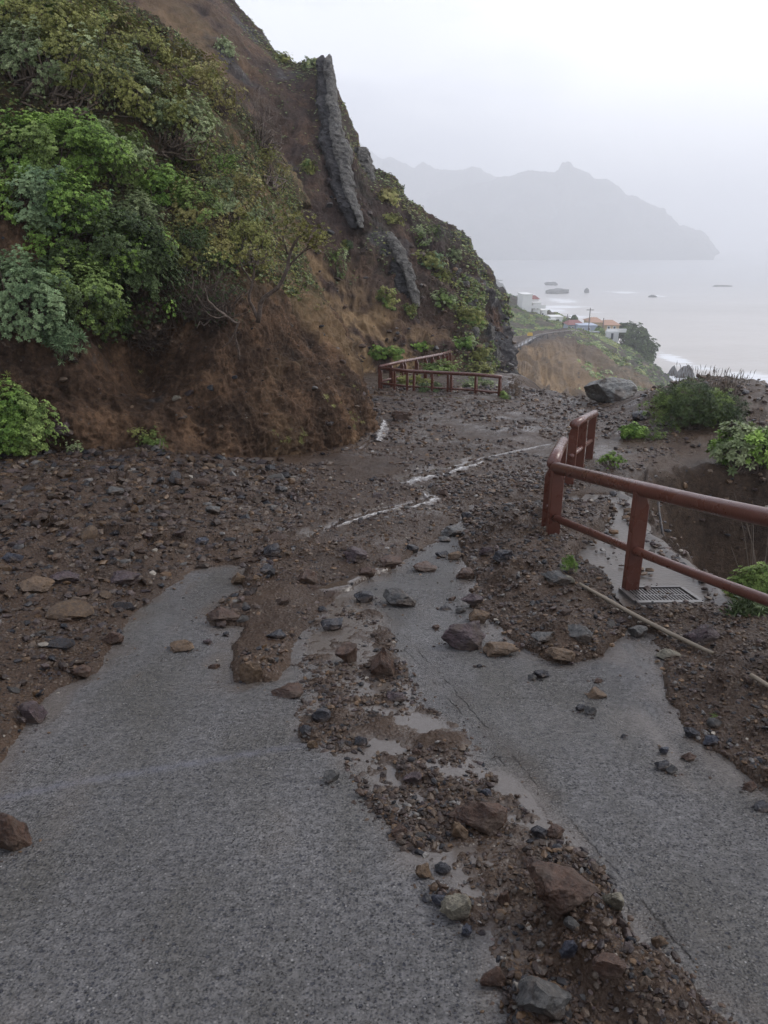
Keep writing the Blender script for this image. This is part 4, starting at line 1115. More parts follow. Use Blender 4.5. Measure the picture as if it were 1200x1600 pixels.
fp = [top_at(592, 575, 19.7), top_at(640, 580, 19.5), top_at(700, 583, 19.2), top_at(740, 585, 18.9), top_at(784, 589, 18.5)]
railing('railing', 'front run of the far red fence at the road bend', fp, [.02, .52, .93, 1.25 - .25 + .12, 1.6, 2.02, 2.25 - .1, 3.1, 3.95], r=.045, rm=.028, hgt=.80, pw=.11, side=-1)
bp = [top_at(593, 573, 19.7), top_at(628, 565, 21.2), top_at(665, 558, 23.2), top_at(690, 553, 25.2), top_at(704, 549, 27)]
railing('railing', 'back run of the far red fence climbing behind the front run', bp, [.02, .5, 1.0, 1.1, 1.6, 2.0, 2.4, 2.8, 3.2, 3.6, 3.95], r=.045, rm=.028, hgt=.80, pw=.11, side=1)

# ------------------------------------------------------------------ plants
def rosette_template(kind):
    """list of quads of one leaf cluster of size 1, axis +Z"""
    V = []; F = []
    def leaf(az, el, L, W, bend, r0=.05):
        d = np.array([math.cos(az) * math.cos(el), math.sin(az) * math.cos(el), math.sin(el)])
        s = np.array([-math.sin(az), math.cos(az), 0]); up = np.cross(s, -d); up /= np.linalg.norm(up)
        p0 = d * r0; p1 = d * (L * .55) + np.array([0, 0, bend * .3]); p2 = d * L - np.array([0, 0, bend])
        n = len(V)
        V.extend([p0 - s * W * .15, p0 + s * W * .15, p1 + s * W * .5 + up * W * .12, p2, p1 - s * W * .5 + up * W * .12])
        F.append([n, n + 1, n + 2, n + 4]); F.append([n + 4, n + 2, n + 3, n + 3])
    if kind == 'succulent':
        for k in range(7): leaf(k * .9 + .1, .25 + .1 * (k % 3), .5, .20, .02)
        for k in range(4): leaf(k * 1.57 + .4, .85, .38, .16, 0)
    elif kind == 'broad':
        for k in range(6): leaf(k * 1.05, .05 + .25 * (k % 2), .55, .38, .14)
    elif kind == 'fine':
        for k in range(9): leaf(k * .7, .3 + .2 * (k % 4), .55, .075, .03)
    elif kind == 'blade':
        for k in range(7): leaf(k * .9, .9 + .12 * (k % 3), 1.0, .07, .10)
    V = np.array(V); 
    return V, F
TPL = {k: rosette_template(k) for k in ('succulent', 'broad', 'fine', 'blade')}
def foliage(name, parent, pos, axis, size, color, kind, seed, mat='leaf'):
    r = np.random.default_rng(seed); n = len(pos)
    TV, TF = TPL[kind]; nv = len(TV)
    a = axis / (np.linalg.norm(axis, axis=1, keepdims=True) + 1e-9)
    t = r.normal(size=(n, 3)); x = np.cross(a, t); x /= np.linalg.norm(x, axis=1, keepdims=True) + 1e-9; y = np.cross(a, x)
    Mx = np.stack([x, y, a], 1)
    V = np.einsum('vk,nkj->nvj', TV, Mx) * size[:, None, None] + pos[:, None]
    quads = np.array([f for f in TF if f[2] != f[3]]); tris = np.array([f[:3] for f in TF if f[2] == f[3]])
    off = (np.arange(n) * nv)[:, None, None]
    # split quads into triangles
    q1 = quads[:, [0, 1, 2]]; q2 = quads[:, [0, 2, 3]]
    T = np.concatenate([q1, q2, tris], 0)
    F = (T[None] + off).reshape(-1, 3)
    C = np.repeat(color, nv, 0)
    # per-leaf tone variation (five vertices a leaf)
    lv_ = np.repeat(r.uniform(.8, 1.2, (n * nv // 5)), 5)
    o = mesh_obj(name, V.reshape(-1, 3), F, M[mat], parent, attrs={'tone': C * lv_[:, None]})
    return o
GREENS = {'olive': ((.12, .135, .03), (.34, .34, .11)), 'bright': ((.065, .125, .02), (.23, .35, .07)), 'blue': ((.10, .16, .075), (.26, .35, .17)),
          'yellow': ((.18, .16, .045), (.40, .36, .14)), 'dark': ((.028, .045, .016), (.09, .125, .045)), 'mid': ((.07, .115, .025), (.23, .31, .085)),
          'sage': ((.13, .17, .07), (.38, .43, .22)), 'dry': ((.07, .045, .028), (.15, .10, .065))}
def bush(label, centre, rad, root, green, kind='succulent', n=700, size=.10, seed=1, roll=0.0, stems=26, cat='shrub', name='shrub', gap=-.10, group=None,
         bark='bark', stem_r=.016, inner=.35, green2=None, topb=.55, f2=0.3, yaw=0.0, stem_wild=.25):
    if cat == 'bush' or (cat == 'shrub' and n <= 200): n = int(n * 2.4); size = size * .5; rad = (rad[0] * 1.1, rad[1], rad[2] * 1.1); gap = .02
    if cat == 'shrub' and kind != 'fine' and centre[2] > -1.4 and n > 200: n = int(n * 3.0); size = size * .54
    r = np.random.default_rng(seed); centre = np.array(centre, float); root = np.array(root, float)
    d = r.normal(size=(n * 3, 3)); d /= np.linalg.norm(d, axis=1, keepdims=True)
    # more twigs on the sunny upper and outer side
    wgt = np.clip(.35 + topb * d[:, 2] + .25 * -d[:, 1] + .3, 0.05, 1); d = d[r.random(len(d)) < wgt]
    nn = fbm(d * 2.6 + seed, 3, seed); keep = nn > gap; d = d[keep][:n]; nn = nn[keep][:n]
    lump = 1 + (.9 if cat == 'bush' else .55) * fbm(d * 1.8 + seed * 2, 3, seed + 5)
    rr = lump * np.where(r.random(len(d)) < inner, r.uniform(.45, .9, len(d)), r.uniform(.80, 1.14, len(d)))
    L = d * rr[:, None] * np.array(rad)
    c_, s_r = math.cos(roll), math.sin(roll)
    Rl = np.array([[c_, 0, s_r], [0, 1, 0], [-s_r, 0, c_]])
    cy, sy_ = math.cos(yaw), math.sin(yaw); Ry = np.array([[cy, -sy_, 0], [sy_, cy, 0], [0, 0, 1]])
    Mx = Ry @ Rl
    pos = L @ Mx.T + centre
    ax = (d / np.array(rad)) @ Mx.T; ax /= np.linalg.norm(ax, axis=1, keepdims=True); ax = ax + np.array([0, 0, .7]) + r.normal(0, .25, ax.shape)
    g0, g1 = [np.array(v) for v in GREENS[green]]
    t = np.clip(.55 + 1.0 * fbm(pos * 2.5, 3, seed + 9) + r.normal(0, .28, len(pos)), 0, 1.3)[:, None]
    col = g0 * (1 - t) + g1 * t
    if green2:
        h0, h1 = [np.array(v) for v in GREENS[green2]]; k = (fbm(pos * 1.6, 3, seed + 12) > (.5 - f2 * 1.6) * .6)[:, None]
        col = np.where(k, h0 * (1 - t) + h1 * t, col)
    sz = size * r.uniform(.45, 1.5, len(pos))
    top = thing(name, label, cat, root, 0, group); rt = Vector(top.location)
    foliage('foliage', top, pos - root, ax, sz, col, kind, seed)
    mb = MB()
    st_ = pos[r.integers(0, len(pos), stems)]
    for q in st_:
        q = q - root
        start = r.normal(0, .12, 3) * np.array(rad) * np.array([1.5, .5, .2])
        k = 6; pts_ = []
        for j in range(k):
            u = j / (k - 1); p = start * (1 - u) + q * u
            wob = r.normal(0, stem_wild * .25, 3) * np.linalg.norm(q - start) * math.sin(u * math.pi) * .6
            pts_.append(Vector(p + wob - np.array([0, 0, .10]) * np.linalg.norm(q) * math.sin(u * math.pi)))
        mb.tube(pts_, [stem_r * (1.0 - .7 * j / (k - 1)) for j in range(k)], 5, cap=False)
    mb.build('stem', M[bark], top, smooth=True)
    return top
def bush_px(label, px, py, rx, ry, green, which='AB', depthf=.7, push=.55, rootdy=.75, **kw):
    h = hit(px, py, which) or hit(px, py + ry, 'ABG')
    q = np.array(h[0]); zc = (q - EYE) @ np.array([0, math.cos(R(PITCH)), -math.sin(R(PITCH))])
    ax_, az_ = rx * zc / FPX, ry * zc / FPX
    dpt = depthf * (ax_ + az_) / 2
    cen = q + (EYE - q) / np.linalg.norm(EYE - q) * dpt * push
    hr = hit(px, py + ry * rootdy, 'ABG') or h
    rt = np.array(hr[0]); 
    if abs(rt[1] - q[1]) > 3 + 2 * az_: rt = q - np.array([0, 0, az_ * .5])
    return bush(label, cen, (ax_, dpt, az_), rt, green, **kw)
S = [  # label, px,py,rx,ry, green, options
 ('wide olive shrub with twisted trunks at the top left corner', 60, 105, 105, 62, 'olive', dict(n=1500, size=.13, seed=21, stems=50, green2='sage', stem_r=.03, stem_wild=.8)),
 ('olive shrub mat hanging from the skyline at the very top left', 40, 30, 100, 45, 'olive', dict(n=1000, size=.13, seed=22, stems=24, green2='mid')),
 ('long olive shrub mat running diagonally above the bright leafy bush', 180, 130, 110, 48, 'olive', dict(n=1900, size=.115, seed=23, stems=50, roll=.42, green2='sage', stem_r=.024, stem_wild=.7)),
 ('grey green shrub on the right end of the long diagonal mat', 275, 182, 62, 44, 'sage', dict(n=1100, size=.11, seed=24, stems=46, roll=.5, green2='olive', stem_r=.022, stem_wild=.8)),
 ('yellowish shrub behind the diagonal mat near the middle skyline', 278, 108, 72, 32, 'yellow', dict(n=900, size=.12, seed=25, stems=26, roll=.25, green2='olive')),
 ('half bare olive shrub left of the brown gully', 340, 150, 40, 35, 'yellow', dict(n=320, size=.11, seed=26, stems=40, roll=.5, stem_wild=.7)),
 ('bright leafy bush spreading under the twisted trunks', 70, 240, 110, 52, 'bright', dict(n=1700, size=.13, seed=27, kind='broad', stems=18, green2='mid')),
 ('dense grey green bush right of the bright leafy one', 175, 250, 62, 52, 'mid', dict(n=1200, size=.11, seed=28, stems=24, green2='sage')),
 ('white flecked green bush in the middle of the left slope', 70, 320, 90, 50, 'blue', dict(n=1200, size=.11, seed=29, kind='broad', stems=20, green2='bright')),
 ('dark green bush under the white flecked one', 150, 385, 90, 50, 'bright', dict(n=1400, size=.11, seed=30, kind='broad', stems=24, green2='dark', f2=.5)),
 ('bright green bush hanging over the dark hollow', 215, 430, 62, 62, 'bright', dict(n=1100, size=.11, seed=31, kind='broad', stems=30, green2='dark', f2=.45)),
 ('shadowy green bush at the left above the cut bank', 110, 460, 75, 50, 'dark', dict(n=800, size=.12, seed=32, kind='broad', stems=30, green2='mid')),
 ('bluish green large leaved bush at the left picture edge', 42, 470, 66, 62, 'blue', dict(n=950, size=.13, seed=33, stems=30, stem_r=.018)),
 ('trailing green tuft falling over the cut bank', 100, 530, 28, 42, 'blue', dict(n=240, size=.16, seed=34, kind='fine', stems=14, roll=-.5)),
 ('yellow green shrub on the rounded shoulder of the near cliff', 362, 325, 52, 46, 'yellow', dict(n=1200, size=.10, seed=35, stems=36, green2='sage', f2=.45)),
 ('lower yellow green shrub with dark twigs on the shoulder', 388, 385, 44, 40, 'olive', dict(n=800, size=.10, seed=36, stems=44, green2='yellow', stem_wild=.6)),
 ('small bright green plants beside the dark rock on the shoulder', 250, 300, 34, 36, 'bright', dict(n=260, size=.13, seed=37, kind='broad', stems=10)),
 ('small bright leaved plant under the bare branches', 345, 262, 26, 16, 'bright', dict(n=150, size=.11, seed=38, kind='broad', stems=8)),
 ('tangle of bare branches above the brown gully', 405, 200, 44, 44, 'dry', dict(n=110, size=.09, seed=39, stems=95, stem_wild=.9, roll=.6)),
 ('tangle of dark roots and twigs below the shoulder', 320, 460, 70, 50, 'dark', dict(n=260, size=.09, seed=40, stems=110, stem_wild=.9)),
 ('dry brown brush hanging in front of the dark hollow', 230, 505, 66, 42, 'dry', dict(n=260, size=.09, seed=41, kind='fine', stems=90, stem_wild=.9, stem_r=.009)),
 ('grey green shrub at the lower middle of the left slope', 215, 340, 40, 34, 'sage', dict(n=500, size=.11, seed=42, stems=18, green2='olive')),
 ('dull olive shrub in the hollow above the dark twigs', 285, 395, 46, 42, 'dark', dict(n=620, size=.10, seed=43, stems=44, green2='olive', f2=.4, stem_wild=.6)),
]
S += [
 ('yellow green shrub at the very top between the corner shrub and the skyline', 150, 40, 60, 34, 'olive', dict(n=700, size=.115, seed=60, stems=26, green2='yellow', roll=.3, stem_wild=.7)),
 ('small olive shrub on the skyline above the yellowish one', 225, 70, 46, 24, 'olive', dict(n=420, size=.11, seed=61, stems=20, green2='sage', roll=.4)),
 ('green shrub under the right end of the diagonal mat', 300, 245, 40, 30, 'mid', dict(n=480, size=.10, seed=62, stems=24, green2='olive')),
 ('olive green shrub in the middle of the slope left of the shoulder', 300, 335, 42, 44, 'mid', dict(n=700, size=.10, seed=63, stems=30, green2='yellow', stem_wild=.6)),
 ('pale branched shrub below the bare branches', 420, 270, 34, 34, 'olive', dict(n=260, size=.10, seed=64, stems=40, green2='yellow', stem_wild=.8)),
 ('tangle of pale twisted trunks under the top left shrub', 90, 160, 62, 26, 'dry', dict(n=60, size=.09, seed=65, stems=46, stem_wild=1.1, stem_r=.030, bark='palebark')),
 ('tangle of pale twisted trunks under the diagonal mat', 262, 222, 60, 26, 'dry', dict(n=60, size=.09, seed=66, stems=44, stem_wild=1.1, stem_r=.024, bark='palebark')),
 ('dark green bush between the blue leaved bush and the hollow', 165, 500, 44, 34, 'dark', dict(n=520, size=.10, seed=67, kind='broad', stems=30, green2='mid')),
 ('bright tipped shrub on the left of the shoulder', 325, 385, 36, 30, 'yellow', dict(n=420, size=.095, seed=68, stems=26, green2='mid', stem_wild=.6)),
]
M['palebark'] = mat_rock('pale_twisted_bark', (.10, .07, .05), (.24, .18, .13), .7, (1, 1, 1), 14, .01)
for lab, px, py, rx, ry, gr, kw in S: bush_px(lab, px, py, rx, ry, gr, which='A', **kw)
bush_px('bright broad leaved bush at the foot of the cliff on the left picture edge', 22, 665, 50, 54, 'bright', which='A', n=620, size=.13, seed=50, kind='broad', stems=16, green2='mid', gap=-.5)
bush_px('small dark green conical plant at the foot of the cliff', 241, 694, 19, 20, 'mid', which='A', n=260, size=.06, seed=51, kind='fine', stems=6, green2='mid', push=.8)
bush_px('little light green weed at the cliff foot left of the conical plant', 176, 716, 9, 8, 'bright', which='A', n=30, size=.07, seed=52, kind='broad', stems=3, push=1.0)
bush_px('sprawling small weed at the cliff foot between the rock ledge and the conical plant', 120, 708, 15, 18, 'sage', which='A', n=60, size=.07, seed=53, kind='broad', stems=5, push=.9)
bush_px('small weed growing on the cliff just above the conical plant', 216, 676, 15, 8, 'olive', which='A', n=60, size=.05, seed=54, kind='broad', stems=4, push=.9)
# gnarled little tree leaning out of the shoulder
def q3(px, py, d): return Vector(P(px, py, d))
t = thing('gnarled_tree', 'gnarled little tree with twisted bare limbs leaning out of the near cliff edge', 'tree', P(402, 500, 12.0)); off = Vector(t.location)
limbs = [([(402, 505), (408, 470), (432, 452), (446, 425), (452, 395), (466, 372), (482, 360)], .040), ([(440, 440), (455, 412), (475, 392), (488, 378)], .022), ([(452, 395), (444, 372), (446, 352)], .018),
         ([(402, 500), (390, 470), (396, 440), (400, 405)], .030), ([(396, 440), (380, 420), (372, 395)], .018), ([(375, 560), (368, 520), (372, 505), (362, 530), (345, 545)], .02), ([(355, 500), (340, 480), (325, 470), (318, 452)], .024),
         ([(372, 505), (355, 495), (335, 498), (320, 480)], .02), ([(466, 372), (470, 352), (462, 342)], .014), ([(475, 392), (492, 384), (497, 372)], .012)]
m = MB(); tips = []
for ln, r0 in limbs:
    pts_ = [q3(a, b_, 12.0 - .25 * i / len(ln) + (0 if ln[0][1] < 520 else -.1)) - off for i, (a, b_) in enumerate(ln)]
    A_ = resample(np.array([list(p) for p in pts_]), 16, 0); A_ += fbm(A_ * 5, 2, 7)[:, None] * .04
    m.tube([Vector(a) for a in A_], [r0 * (1 - .6 * i / 15) for i in range(16)], 7); tips.append(A_[-1])
m.build('trunk', M['bark'], t, smooth=True)
rg = np.random.default_rng(5); pos = []; 
for tp in tips[:5] + tips[8:]:
    pos.append(tp + rg.normal(0, .13, (44, 3)) * [1.1, 1, .8])
pos = np.concatenate(pos); col = np.array((.16, .16, .05)) * rg.uniform(.6, 1.5, (len(pos), 1)) + rg.uniform(0, .05, (len(pos), 1)) * [1, .6, 0]
foliage('foliage', t, pos, np.array([0, -.3, 1]) + rg.normal(0, .4, pos.shape), rg.uniform(.07, .12, len(pos)), col, 'succulent', 5)

# plants on the far hillside
HB = [('bright green bush on the ochre earth', 524, 415, 14, 24, 'mid'), ('single bright bush under the crooked rock wall', 604, 470, 15, 15, 'mid'), ('little green plant high beside the tall spire', 483, 265, 9, 11, 'mid'),
      ('round pale bush high on the hillside', 352, 78, 14, 14, 'sage'), ('round bush on the skyline left of the spire', 441, 93, 14, 9, 'sage'), ('second rounded bush on the skyline touching the spire top', 487, 100, 12, 7, 'sage'),
      ('large green bush at the middle of the right slope', 660, 375, 24, 18, 'mid'), ('green bush below the large one on the right slope', 672, 408, 20, 14, 'blue'), ('pale green bush on the right slope above the outcrop', 690, 435, 18, 13, 'blue'),
      ('green bush halfway down the right slope', 692, 470, 17, 12, 'mid'), ('lowest green bush in the chain of the right slope', 728, 492, 20, 10, 'mid'), ('yellowish bush under the square pinnacle', 605, 310, 15, 14, 'yellow'),
      ('olive bush below the yellowish one', 612, 345, 16, 10, 'olive'), ('low green bush behind the left end of the far fence', 601, 553, 20, 10, 'bright'), ('low green bush behind the middle of the far fence', 657, 543, 13, 7, 'bright'),
      ('light green bush behind the right end of the back fence', 722, 538, 20, 9, 'bright'), ('small green bush near the foot of the crooked rock wall', 640, 485, 9, 9, 'mid'), ('small dark bush left of the crooked rock wall', 543, 384, 7, 7, 'dark'),
      ('olive bush on the right slope below the skyline', 708, 400, 12, 9, 'olive'), ('green bush by the pale outcrops', 745, 500, 12, 9, 'mid'), ('dull bush at the foot of the outcrops', 750, 555, 14, 9, 'olive')]
for i, (lab, px, py, rx, ry, gr) in enumerate(HB):
    bush_px(lab, px, py, rx, ry, gr, which='B', n=int(120 + 10 * rx), size=.20, seed=100 + i, stems=6, cat='bush', name='bush', stem_r=.012, green2='sage' if i % 3 == 0 else 'olive', kind='broad' if i % 2 else 'succulent', gap=-.4, push=.5)
# plants in and around the loop of the fence
for i, (lab, px, py, rx, ry, gr, d) in enumerate([('green bush inside the loop of the far fence', 690, 576, 26, 8, 'mid', 21.6), ('dark bush at the foot of the front fence', 672, 608, 20, 9, 'dark', 19.6), ('pale scrub at the right of the fence loop', 750, 582, 22, 12, 'olive', 22.5),
       ('dry brown scrub right of the fence end', 800, 606, 16, 16, 'dry', 19.0), ('small green weed by the last fence post', 789, 622, 6, 8, 'mid', 18.3), ('yellow green weeds between the fence runs', 640, 596, 30, 10, 'olive', 21.0), ('low scrub behind the right half of the front fence', 745, 605, 28, 10, 'sage', 20.5)]):
    q = P(px, py, d); s = d * .97 / FPX
    bush(lab, q, (rx * s, .35, ry * s), (q[0], q[1], q[2] - ry * s), gr, kind='broad' if i != 3 else 'fine', n=150 + 6 * rx, size=.13, seed=140 + i, stems=10 if i != 3 else 30, cat='bush', name='bush', stem_r=.008, gap=-.4)
# bushes on the mound
def bush_g(label, px, py, rx, ry, green, d=None, **kw):
    q = np.array(hit(px, py + ry * .85, 'G')[0]) if d is None else P(px, py + ry * .85, d)
    zc = (q - EYE) @ np.array([0, math.cos(R(PITCH)), -math.sin(R(PITCH))]); s = zc / FPX
    dp_ = .6 * (rx + ry) / 2 * s if 'dp' not in kw else kw.pop('dp')
    return bush(label, q + np.array([0, dp_ * .6, ry * s * .85]), (rx * s, dp_, ry * s), q, green, **kw)
bush_g('long dark green bush on the crest of the mound', 1085, 642, 62, 33, 'dark', n=2600, size=.11, seed=160, kind='fine', stems=30, green2='mid', dp=.5, gap=-.6, inner=.3)
bush_g('dark end of bushes on the right of the mound', 1140, 648, 28, 22, 'dark', n=700, size=.10, seed=161, kind='fine', stems=12, dp=.4, gap=-.6)
bush_g('pale green rosette bush growing from the gully wall on the right', 1166, 706, 50, 38, 'sage', n=420, size=.17, seed=162, kind='succulent', stems=70, green2='bright', stem_r=.012, gap=-.7, inner=.25, f2=.2, dp=.35)
bush_g('small bright green weed in front of the mound', 957, 722, 18, 12, 'bright', n=170, size=.09, seed=163, kind='broad', stems=8, gap=-.6)
bush_g('low bright green plant left of the long dark bush', 990, 676, 20, 10, 'bright', n=220, size=.10, seed=164, kind='broad', stems=8, gap=-.6)
bush_g('dull green ground plant touching the left end of the long dark bush', 1022, 680, 16, 8, 'mid', n=160, size=.09, seed=165, kind='fine', stems=6, gap=-.6)
bush_g('tiny green tuft at the foot of the corner post', 890, 884, 12, 10, 'bright', n=70, size=.06, seed=166, kind='fine', stems=6, gap=-.8)
bush_g('yellow green bush at the right edge behind the railing', 1185, 920, 38, 30, 'mid', d=4.6, n=330, size=.07, seed=167, kind='succulent', stems=20, green2='bright', stem_r=.005, gap=-.6)
bush_g('blue green feathery plant at the right edge below the mid rail', 1180, 985, 42, 38, 'blue', d=4.1, n=360, size=.11, seed=168, kind='fine', stems=24, green2='dark', stem_r=.004, gap=-.6)
bush_g('yellow green creeping plant beside the grate', 1150, 940, 22, 14, 'yellow', d=4.75, n=160, size=.06, seed=169, kind='succulent', stems=14, stem_r=.004, gap=-.6)
bush_g('single grass blade tuft on the right rubble', 1128, 1118, 8, 10, 'bright', n=4, size=.10, seed=170, kind='blade', stems=1, stem_r=.002, gap=-2)
# dry stalks
def stalks(label, pts_px, d, hmin, hmax, n, seed, heads=True, lean=.12, r=.004, mat='drygrass'):
    rg = np.random.default_rng(seed); m = MB(); hp = []
    x0, y0, x1, y1 = pts_px
    c0 = P((x0 + x1) / 2, (y0 + y1) / 2, d)
    t = thing('dry_stalks', label, 'dry plant', c0)
    for i in range(n):
        u = rg.random(); b_ = P(x0 + (x1 - x0) * u, y0 + (y1 - y0) * u, d + rg.uniform(-.25, .25)) - c0
        h = rg.uniform(hmin, hmax); l = rg.normal(0, lean, 2) * h
        pts_ = [Vector(b_ + np.array([l[0] * (k / 3) ** 1.6, l[1] * (k / 3) ** 1.6, h * k / 3])) for k in range(4)]
        m.tube(pts_, [r, r * .8, r * .6, r * .4], 4, cap=False)
        if heads: m.tube([pts_[3] - Vector((0, 0, .02)), pts_[3] + Vector((0, 0, .03)), pts_[3] + Vector((l[0] * .2, 0, .09))], [r * .8, r * 1.7, r * .4], 4)
    m.build('stalk', M[mat], t, smooth=True)
    return t
stalks('dry plume grass above the long dark bush against the surf', (1045, 628, 1165, 640), 15.9, .35, .8, 170, 31, r=.004, lean=.14)
stalks('brown dry grass growing up through the long dark bush', (1020, 662, 1150, 636), 14.6, .3, .6, 320, 32, r=.004, lean=.2)
stalks('bare pale twigs standing behind the railing at the right edge', (1150, 960, 1200, 940), 5.0, .45, .85, 16, 33, heads=False, lean=.22, r=.004)
uu, vv = np.meshgrid(np.linspace(0, 1, MA), np.linspace(0, 1, NA))
wl = ((vv > .13) & (vv < .46) & (uu < .72)).ravel(); ci = np.nonzero(wl)[0]
rgc = np.random.default_rng(77); ci = ci[rgc.integers(0, len(ci), 420)]
scatter('gravel', 'stones embedded in the earth face of the near cliff', 'gravel', AS.reshape(-1, 3)[ci], .012, .10, 3.4, 78, bright=.62, lift=-.35, sub=2)
bi = np.nonzero(((vv > .1)).ravel())[0]
uu, vv = np.meshgrid(np.linspace(0, 1, MBc), np.linspace(0, 1, NB))
bi = np.nonzero(((vv > .12) & (vv < .66) & (uu > .25)).ravel())[0]; bi = bi[rgc.integers(0, len(bi), 900)]
scatter('gravel', 'stones lying on the far hillside', 'gravel', BS.reshape(-1, 3)[bi], .03, .22, 3.6, 79, bright=.8, lift=-.1, sub=2)
# mossy low growth spread over the hillside and the near slope
def cover(name, label, S_, nr, nc, w, n, size, seed, greens, kind='broad'):
    r = np.random.default_rng(seed); w = np.clip(w, 0, None).ravel(); w = w / w.sum()
    idx = r.choice(nr * nc, n, p=w); pos = S_.reshape(-1, 3)[idx] + r.normal(0, .03, (n, 3))
    nn = normals(S_).reshape(-1, 3)[idx]; nn = np.where((nn[:, 1:2] > 0), -nn, nn)
    t = r.random((n, 1)); k = r.integers(0, len(greens), n)
    g0 = np.array([GREENS[g][0] for g in greens])[k]; g1 = np.array([GREENS[g][1] for g in greens])[k]
    o = foliage(name, None, pos, nn + np.array([0, 0, 1.0]), size * r.uniform(.5, 1.4, n), g0 * (1 - t) + g1 * t, kind, seed)
    return tag(o, label, 'ground cover', kind='stuff')
uu, vv = np.meshgrid(np.linspace(0, 1, MBc), np.linspace(0, 1, NB))
front = (vv > .12) & (vv < .80)
den = fbm(BS * .55, 4, 201)
wB = front * sstep(.05, .35, den) * (.06 + 1.2 * sstep(.55, .70, uu) * sstep(.15, .4, vv)) 
cover('ground_cover', 'patches of low green and grey growth on the far hillside', BS, NB, MBc, wB, 12000, .11, 203, ['dark', 'olive', 'sage', 'mid', 'dry'])
wB2 = front * sstep(.60, .80, vv) * (.3 + sstep(-.1, .3, fbm(BS * .8, 3, 205)))
cover('ground_cover', 'dull scrub along the ridge of the far hillside', BS, NB, MBc, wB2, 6000, .11, 204, ['olive', 'sage', 'dry', 'dark'])
uu, vv = np.meshgrid(np.linspace(0, 1, MA), np.linspace(0, 1, NA))
wA = (vv > .50) * (vv < .93) * sstep(-.35, .05, fbm(AS * 1.0, 3, 207)) * sstep(.72, .6, uu)
cover('ground_cover', 'low leafy growth between the shrubs of the near slope', AS, NA, MA, wA, 30000, .075, 208, ['dark', 'mid', 'olive', 'sage', 'dark', 'yellow'], 'succulent')
wA = (vv > .12) * (vv < .5) * sstep(.2, .5, fbm(AS * 1.3, 3, 209))
cover('ground_cover', 'dead roots and dry tufts on the earth face of the near cliff', AS, NA, MA, wA, 700, .11, 210, ['dry', 'dry', 'olive'], 'fine')
# pale outcrops at the right end of the hillside
for i, (px, py, rx, ry, lab) in enumerate([(728, 450, 9, 13, 'upper pale outcrop on the right end of the hillside'), (716, 425, 8, 8, 'small pale outcrop above the chain of bushes'), (742, 520, 13, 12, 'broad pale outcrop in the middle of the right end'),
        (766, 520, 8, 15, 'tall narrow outcrop at the right end'), (755, 575, 15, 16, 'dark outcrop at the foot of the right end behind the fence'), (775, 565, 8, 22, 'steep grey outcrop at the lower right edge of the hillside'), (738, 478, 10, 10, 'grey outcrop between the bushes of the right end'), (757, 540, 10, 9, 'pale blocky outcrop above the fence')]):
    h = hit(px, py, 'B')
    if h is None: continue
    q = np.array(h[0]); zc = q[1] * .94 + (1.6 - q[2]) * .34; s = zc / FPX
    make_rock('rock_outcrop', lab, 'outcrop', q + np.array([0, .1, -ry * s]), (rx * s, rx * s * .8, ry * s), M['spire'], 600 + i, sub=4, cuts=14, rough=.09, sink=0)

# ------------------------------------------------------------------ streams on the road: thin foamy water, its sky reflection also painted in as white
def mat_foam_glint():
    m, t, b = new_mat('muddy_water_foam_and_sky_glint'); N = NT(t)
    f = N.ramp(N.math('SUBTRACT', N.noise(22, 6, .7), N.math('MULTIPLY', N.sep(N.attr('mask'))[0], .30)), [(.38, 0), (.56, 1)])
    N.l(N.mix(f, (.11, .088, .075), (.62, .60, .57)), b.inputs['Base Color']); N.l(N.mix(f, (.06, .06, .06), (.5, .5, .5)), b.inputs['Roughness'])
    N.l(N.bump(N.noise(40, 5), .01), b.inputs['Normal']); return m
M['foam'] = mat_foam_glint()
def ribbon(label_kind, px_pts, widths, seed, lift=.012):
    pts_ = np.array([list(hit(a, b_, 'G')[0]) for a, b_ in px_pts]); n = 90
    A_ = resample(pts_, n, 0); W_ = np.interp(np.linspace(0, 1, n), np.linspace(0, 1, len(widths)), widths)
    tn = np.gradient(A_, axis=0)[:, :2]; tn /= np.linalg.norm(tn, axis=1, keepdims=True) + 1e-9; nn = np.stack([-tn[:, 1], tn[:, 0]], 1)
    k = 9; V = np.zeros((n, k, 3))
    for j in range(k):
        u = (j / (k - 1) - .5) * 2
        o_ = u * W_ * (1 + .6 * vnoise(np.stack([np.arange(n) * .35, np.full(n, 3.0 * np.sign(u)), np.zeros(n)], 1), seed))
        V[:, j, 0] = A_[:, 0] + nn[:, 0] * o_; V[:, j, 1] = A_[:, 1] + nn[:, 1] * o_
        zz = np.array([gz_at(a, b_) for a, b_ in V[:, j, :2]])
        V[:, j, 2] = zz + lift * (1 - abs(u) ** 3 * 2.2) + .004 * vnoise(V[:, j] * 25, seed + 2)
    um = np.abs(np.linspace(-1, 1, k))[None] * np.ones((n, 1)); mm_ = np.stack([um, um, um, um * 0 + 1], -1).reshape(-1, 4)
    o = mesh_obj('stream', V.reshape(-1, 3), grid_faces(n, k), M['foam'], smooth=True, attrs={'mask': mm_})
    return tag(o, kind='structure')
ribbon('s', [(600, 658), (598, 668), (594, 678), (590, 690)], [.05, .14, .16, .08], 3, .03)
ribbon('s', [(755, 722), (720, 732), (690, 742), (655, 748), (625, 755)], [.04, .10, .06, .13, .05], 4)
ribbon('s', [(660, 768), (678, 779), (655, 789), (615, 796), (570, 808), (524, 824)], [.03, .10, .07, .04, .05, .02], 5)

